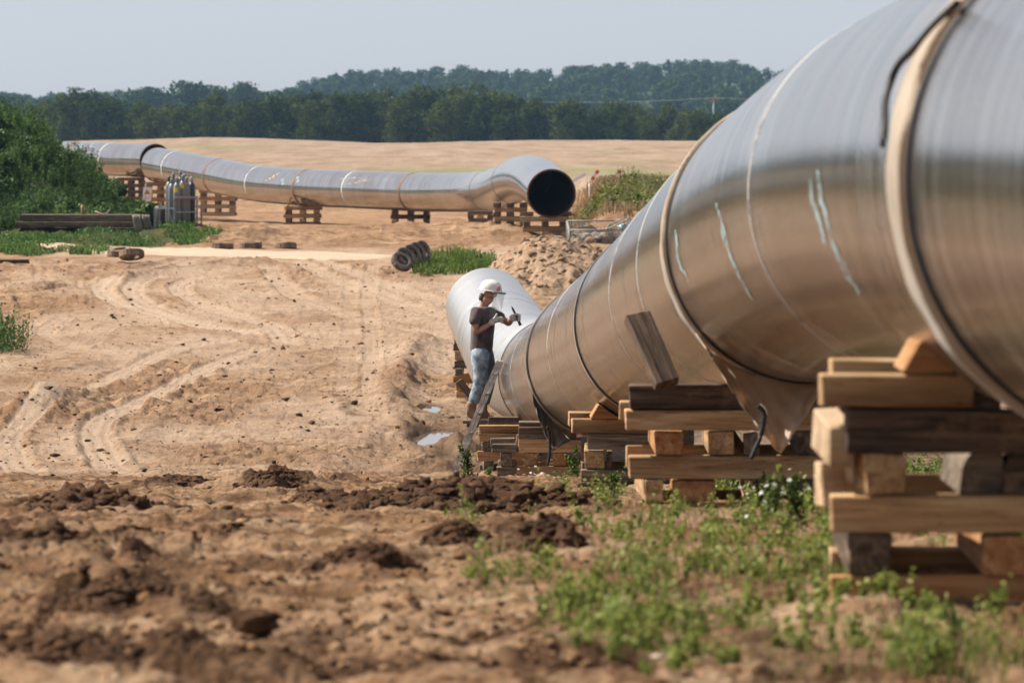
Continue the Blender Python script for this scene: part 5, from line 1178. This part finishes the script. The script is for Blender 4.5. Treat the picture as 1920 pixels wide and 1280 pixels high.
# bank shrubs
def shrub_mesh(seed, h=1.2, w_=1.5, n=900, leaf=.13, up=.3):
    rr = np.random.default_rng(seed); pts = crown_pts(rr, n, h, w_, 9, .0, .2); return card_mesh('shrub', cards(pts, leaf, rr, up, 1.4))
SB = [shrub_mesh(400 + i, 1.2, 1.6, 1000, (.11, .16, .21)[i % 3]) for i in range(6)]
SPK = []
for i in range(3):   # feathery upright weeds
    rr = np.random.default_rng(430 + i); pts = []; 
    for s in range(26):
        a, b = rr.uniform(-.6, .6, 2); hh = rr.uniform(.7, 1.4)
        for q in range(42): t = rr.uniform(.1, 1); pts.append((a + a * .3 * t + rr.normal() * .09 * (1.1 - t), b + rr.normal() * .09 * (1.1 - t), hh * t))
    SPK.append(card_mesh('tall_weeds', cards(np.array(pts), .10, rr, 1.2, 3.0)))
for m_ in SB + SPK: m_.materials.append(LEAF_BANK)
def plant(me, x, y, z, s, label, cat, group, name):
    o = bpy.data.objects.new(name, me); C.objects.link(o); o.location = (x, y, z); o.rotation_euler = (0, 0, rng.uniform(0, 6.28)); o.scale = (s, s, s * rng.uniform(.85, 1.2)); tag(o, label, cat, group); return o
cnt = 0; UG = []
def _mv(me):
    a = np.zeros(len(me.vertices) * 3, np.float32); me.vertices.foreach_get('co', a); return a.reshape(-1, 3)
_mvs = [_mv(m_) for m_ in SB + SPK]
while cnt < 330:
    x = rng.uniform(-20.5, -11.2); y = rng.uniform(158, 184)
    if 960 + x * S(y) < -60 or 960 + x * S(y) > 292 - (0 if y > 160 else 60): continue
    z = gz(x, y); sz = rng.uniform(.42, .85) * (1 if x < -14.5 else .8); cnt += 1
    if cnt % 3: k = rng.integers(9); a = rng.uniform(0, 6.28); UG.append(_mvs[k] @ np.array([[math.cos(a), -math.sin(a), 0], [math.sin(a), math.cos(a), 0], [0, 0, 1]]).T * sz * .9 + np.array([x, y, z - .12])); continue
    if cnt % 6: plant(SB[cnt % 5], x, y, z - .15, sz * 1.1, 'leafy green shrub on the overgrown bank at the left', 'shrub', 'leafy shrubs covering the left bank', 'shrub')
    else: plant(SPK[cnt % 3], x, y, z - .1, sz * 1.3, 'feathery upright green weed clump on the left bank', 'weed', 'feathery weeds covering the left bank', 'tall_weed')
tag(link('bank_undergrowth', card_mesh('bank_undergrowth', np.concatenate(UG)), LEAF_BANK), kind='stuff')
# left edge bush
for k, (px, py, s) in enumerate(((0, 655, .8), (22, 648, .5), (-18, 645, .9))):
    g = ground(px, py + 12); plant((SPK + SB)[k], g.x, g.y + .2, gz(g.x, g.y + .2) - .03, s, ['feathery green bush on the earth hump at the left edge', 'small outer tuft right of the left edge bush', 'leafy part of the bush touching the left edge'][k], 'bush', None, 'bush')
# grasses and ground herbs as masses
def blades(cent, h, rr, w_=.012, lean=.35):
    n = len(cent); h = h * (0.35 + 1.3 * vnoise(cent[:, 0] * 2.3, cent[:, 1] * 1.1, 12)); hm_ = float(np.mean(h)); a = rr.uniform(0, 6.28, n); d = np.stack([np.cos(a), np.sin(a), np.zeros(n)], 1); hh = (h * rr.uniform(.5, 1.2, n))[:, None]
    tip = cent + d * hh * lean * rr.uniform(.2, 1.2, n)[:, None] + np.array([0, 0, 1]) * hh; midp = cent + d * hh * .12 + np.array([0, 0, .55]) * hh; s = np.stack([-np.sin(a), np.cos(a), np.zeros(n)], 1) * w_ * (hh / hm_)
    return np.stack([cent - s, cent + s, midp + s * .8, midp - s * .8, midp - s * .8, midp + s * .8, tip + s * .1, tip - s * .1], 1).reshape(-1, 3)
def on_ground(px, py, n, rx, ry, rr, d0=11.0):
    a = rr.uniform(0, 6.28, n); t = np.sqrt(rr.random(n)); P_ = groundv(px + rx * t * np.cos(a), py + ry * t * np.sin(a), d0)[:, :2]; z = terrain(P_[:, 0], P_[:, 1])[0]; return np.column_stack([P_, z])
rr = np.random.default_rng(55)
tuft = np.concatenate([on_ground(845, 500, 1400, 70, 16, rr, 60), on_ground(800, 505, 500, 30, 15, rr, 60), on_ground(890, 498, 500, 40, 12, rr, 60)])
tag(link('grass_tuft', card_mesh('grass_tuft', np.concatenate([blades(tuft, .25, rr, .013), cards(tuft + np.array([0, 0, 1]) * (rr.uniform(.02, .26, len(tuft)) * (.4 + 1.2 * vnoise(tuft[:, 0] * 2.3, tuft[:, 1] * 1.1, 12)))[:, None], .09, rr, .8, 2.6)])), LEAF_TUFT), 'bright green grass tuft between the tyres and the big soil heap', 'grass tuft')
vg = np.concatenate([on_ground(350, 446, 1300, 65, 9, rr, 90), on_ground(150, 452, 1500, 200, 10, rr, 90), on_ground(40, 468, 1300, 70, 14, rr, 90), on_ground(150, 472, 400, 60, 7, rr, 90), on_ground(20, 395, 200, 60, 6, rr, 90)])
vg = np.concatenate([vg, vg + rr.normal(size=vg.shape) * np.array([.12, .3, 0])]); vg = vg[vnoise(vg[:, 0] * 1.4, vg[:, 1] * .5, 33) > .33]
tag(link('verge_grass', card_mesh('verge_grass', np.concatenate([blades(vg, .14, rr, .010), cards(vg + np.array([0, 0, 1]) * rr.uniform(.02, .16, len(vg))[:, None], .09, rr, .6, 2.2)])), LEAF_BANK), kind='stuff')
# herb verge on the right
def area(n, x0, x1, y0, y1, rr, cond=None):
    x = rr.uniform(x0, x1, n); y = rr.uniform(y0, y1, n); px = 960 + x * F / y; m_ = np.ones(n, bool) if cond is None else cond(x, y, px); x, y = x[m_], y[m_]; return np.column_stack([x, y, terrain(x, y)[0]])
hv = area(16000, 1.8, 9.5, 164, 236, rr, lambda x, y, px: (px > 1072 + 12 * np.sin(y)) & (px < 1330))
nz = fbm(hv[:, 0] * .9, hv[:, 1] * .12, 3, 77); _k = (nz > -.02) & (hv[:, 1] < 190) | (nz > .35) & (hv[:, 1] < 215); gy = hv[_k]; dr = hv[~_k]
tag(link('yellow_green_herbs', card_mesh('yellow_green_herbs', np.concatenate([cards(gy + np.array([0, 0, 1]) * rr.uniform(.05, .5, len(gy))[:, None], .16, rr, .4, 1.7) , blades(gy, .26, rr, .016)])), LEAF_YEL), kind='stuff')
tag(link('dry_grass', card_mesh('dry_grass', np.concatenate([blades(dr, .30, rr, .014), cards(dr + np.array([0, 0, 1]) * rr.uniform(.05, .36, len(dr))[:, None], .09, rr, .8, 2.5)])), LEAF_DRY), kind='stuff')
for k, (px, py, d, s, me, lab) in enumerate([(1222, 345, 190, .55, SPK[0], 'green bushy clump at the field edge near the white marker'), (1180, 340, 205, .6, SPK[1], 'brownish tall weed clump left of the green one at the field edge'), (1110, 385, 172, .42, SB[0], 'green leafy clump on the verge right of the open pipe'), (1150, 388, 170, .4, SB[1], 'green leafy clump in the middle of the verge'), (1195, 395, 172, .5, SB[2], 'green leafy clump at the right of the verge')]):
    x = (px - 960) * d / F; o = plant(me, x, d, gz(x, d) - .05, s, lab, 'weed', None, 'weed_clump')
# foreground weeds
WP = [(960, 1085, 90, 40, 110), (930, 1140, 60, 25, 60), (1180, 1170, 160, 55, 250), (1120, 1225, 130, 16, 90), (1300, 980, 230, 35, 150), (1450, 960, 90, 60, 160), (1370, 1055, 260, 45, 260), (1500, 1130, 170, 70, 260), (1800, 1225, 150, 45, 120), (1700, 1160, 90, 12, 20), (1110, 935, 90, 30, 80), (1000, 945, 60, 20, 25), (1230, 1010, 170, 25, 120), (870, 978, 40, 12, 20), (1650, 1250, 270, 25, 130), (1800, 1262, 140, 18, 90), (1250, 1250, 120, 20, 40), (1560, 1040, 40, 60, 90), (1240, 1095, 120, 25, 50)]
wv_, st_ = [], []
def weed(x, y, z, h, rr, nl):
    pts = []; sz_ = []
    for s in range(rr.integers(2, 5)):
        a = rr.uniform(0, 6.28); ln = rr.uniform(.1, .7) * h; hh = h * rr.uniform(.4, 1.1); ex = math.cos(a) * ln; ey = math.sin(a) * ln
        for q in range(nl):
            t = rr.uniform(.05, 1); w_ = .22 * h * (1.15 - t); pts.append((x + ex * t * t + rr.normal() * w_ * .5, y + ey * t * t + rr.normal() * w_ * .5, z + hh * t + rr.normal() * .01))
        st_.append(np.array([[x, y, z], [x, y, z], [x + ex * .3, y + ey * .3, z + hh * .55], [x + ex * .3 + .002, y + ey * .3, z + hh * .55], [x + ex * .3, y + ey * .3, z + hh * .55], [x + ex * .3 + .002, y + ey * .3, z + hh * .55], [x + ex, y + ey, z + hh], [x + ex + .001, y + ey, z + hh]]) + np.array([[-.002, 0, 0], [.002, 0, 0]] + [[0, 0, 0]] * 6))
    return np.array(pts)
for px, py, rx, ry, n in WP:
    G_ = on_ground(px, py, int(n * .72), rx, ry, rr); G_ = G_[vnoise(G_[:, 0] * 7, G_[:, 1] * 4.2, 44) > .5]
    for g in G_:
        h = rr.uniform(.03, .12) * (.8 if py > 1100 else 1) * (1.25 if g[1] > 22 else 1) * (1 + rr.random() ** 5); pt = weed(*g, h, rr, rr.integers(7, 15)); wv_.append(cards(pt, rr.uniform(.012, .030), rr, .25, 1.7))
G_ = area(1000, 1.1, 9, 15.4, 60, rr, lambda x, y, px: px > 1050)
for g in G_: h = rr.uniform(.10, .28); pt = weed(*g, h, rr, 20); wv_.append(cards(pt, rr.uniform(.02, .035), rr, .25, 1.5))
tag(link('foreground_weeds', card_mesh('foreground_weeds', np.concatenate(wv_ + st_)), LEAF_WEED), kind='stuff')
# short grass wisps
gw = np.concatenate([on_ground(px, py, int(n * 1.4), rx, ry, rr) for px, py, rx, ry, n in WP])
tag(link('short_grass', card_mesh('short_grass', blades(gw, .05, rr, .0018, .6)), LEAF_WEED), kind='stuff')
dg_ = np.concatenate([on_ground(px, py, int(n * 1.0), rx * 1.2, ry * 1.2, rr) for px, py, rx, ry, n in WP])
tag(link('dry_stalks', card_mesh('dry_stalks', blades(dg_, .07, rr, .0014, 1.0)), LEAF_DRY), kind='stuff')
# individual tall weeds beside cribs
def tall_weed_mesh(seed, h=.5, n=210, leaf=.032, flowers=0):
    rr = np.random.default_rng(seed); pts = []; bm = bmesh.new(); tips = []
    for s in range(7):
        a = rr.uniform(0, 6.28); sp = rr.uniform(.05, .28) * h; hh = h * rr.uniform(.55, 1.0); pl_ = [(math.cos(a) * sp * t * t, math.sin(a) * sp * t * t, hh * t) for t in np.linspace(0, 1, 6)]; add_tube(bm, pl_, [.005 * (1 - .7 * t) for t in np.linspace(0, 1, 6)], 4); tips.append(pl_[-1])
        for q in range(n // 7): t = rr.uniform(.12, 1.02); w_ = .10 * h * (1.2 - t); pts.append((math.cos(a) * sp * t * t + rr.normal() * w_, math.sin(a) * sp * t * t + rr.normal() * w_, hh * t))
    lv = card_mesh('leaves', cards(np.array(pts), leaf, rr, .35, 1.9)); lv.materials.append(LEAF_WEED); st = bm_mesh('stem', bm); st.materials.append(LEAF_WEED); return lv, st, tips
for k, (px, py, h, lab) in enumerate([(878, 905, .34, 'tall green weed growing beside the ladder foot'), (915, 902, .22, 'green weed between the ladder and the cribs'), (1075, 905, .30, 'weed growing before the crib below the dark flap'), (1152, 940, .22, 'young broad weed standing before the middle crib'), (1215, 955, .16, 'bushy weed at the left foot of the flap crib'), (1445, 985, .25, 'tall weed left of the nearest crib'), (1490, 1000, .27, 'bushy tall weed touching the nearest crib'), (1420, 960, .24, 'slender weed below the large canvas flap'), (1600, 1215, .13, 'low bushy weed in front of the nearest crib'), (1790, 1240, .14, 'blurred weed at the lower right')]):
    g = ground(px, py); lv, st, tips = tall_weed_mesh(500 + k, h, 300 if h > .2 else 180, .03 if g.y > 20 else .018); e = empty('tall_weed', (g.x, g.y, gz(g.x, g.y) - .01), lab, 'weed')
    for nm, me in (('leaves', lv), ('stem', st)): o = bpy.data.objects.new(nm, me); C.objects.link(o); o.parent = e
# daisies
def daisies(cent, rr):
    V = []
    for c in cent:
        n = 7; r = rr.uniform(.007, .012); tx, ty = rr.normal(size=2) * .5; nrm_ = np.array([tx, ty - .5, 1.0]); nrm_ /= np.linalg.norm(nrm_); u = np.cross(nrm_, [1, 0, 0]); u /= np.linalg.norm(u); v = np.cross(nrm_, u)
        for k in range(n):
            a = 2 * math.pi * k / n; d1 = u * math.cos(a) + v * math.sin(a); d2 = u * math.cos(a + .35) + v * math.sin(a + .35); d0 = u * math.cos(a - .35) + v * math.sin(a - .35); V += [c, c + d0 * r * .7, c + d1 * r * 1.1, c + d2 * r * .7]
    return np.array(V)
G_ = np.concatenate([on_ground(1460, 985, 26, 80, 40, rr), on_ground(1220, 945, 16, 60, 10, rr), area(240, 1.3, 5, 15.8, 45, rr, lambda x, y, px: px > 1200), on_ground(1010, 925, 14, 60, 15, rr), on_ground(1430, 1015, 5, 40, 20, rr)])
G_[:, 2] += rr.uniform(.06, .24, len(G_)); tag(link('daisies', card_mesh('daisies', daisies(G_, rr)), PETAL), kind='stuff')

# ------------------------------------------------------------------ haze
bm = bmesh.new(); add_box(bm, (0, 2100, 74), (9000, 4400, 160)); hz = link('haze', bm_mesh('haze', bm)); tag(hz, kind='stuff')
hm = bpy.data.materials.new('thin_haze'); hm.use_nodes = True; t = hm.node_tree; t.nodes.clear(); o_ = t.nodes.new('ShaderNodeOutputMaterial'); v_ = t.nodes.new('ShaderNodeVolumePrincipled')
v_.inputs['Color'].default_value = (.42, .68, 1.0, 1); v_.inputs['Density'].default_value = .00008; v_.inputs['Anisotropy'].default_value = .2; t.links.new(v_.outputs[0], o_.inputs['Volume']); hz.data.materials.append(hm)
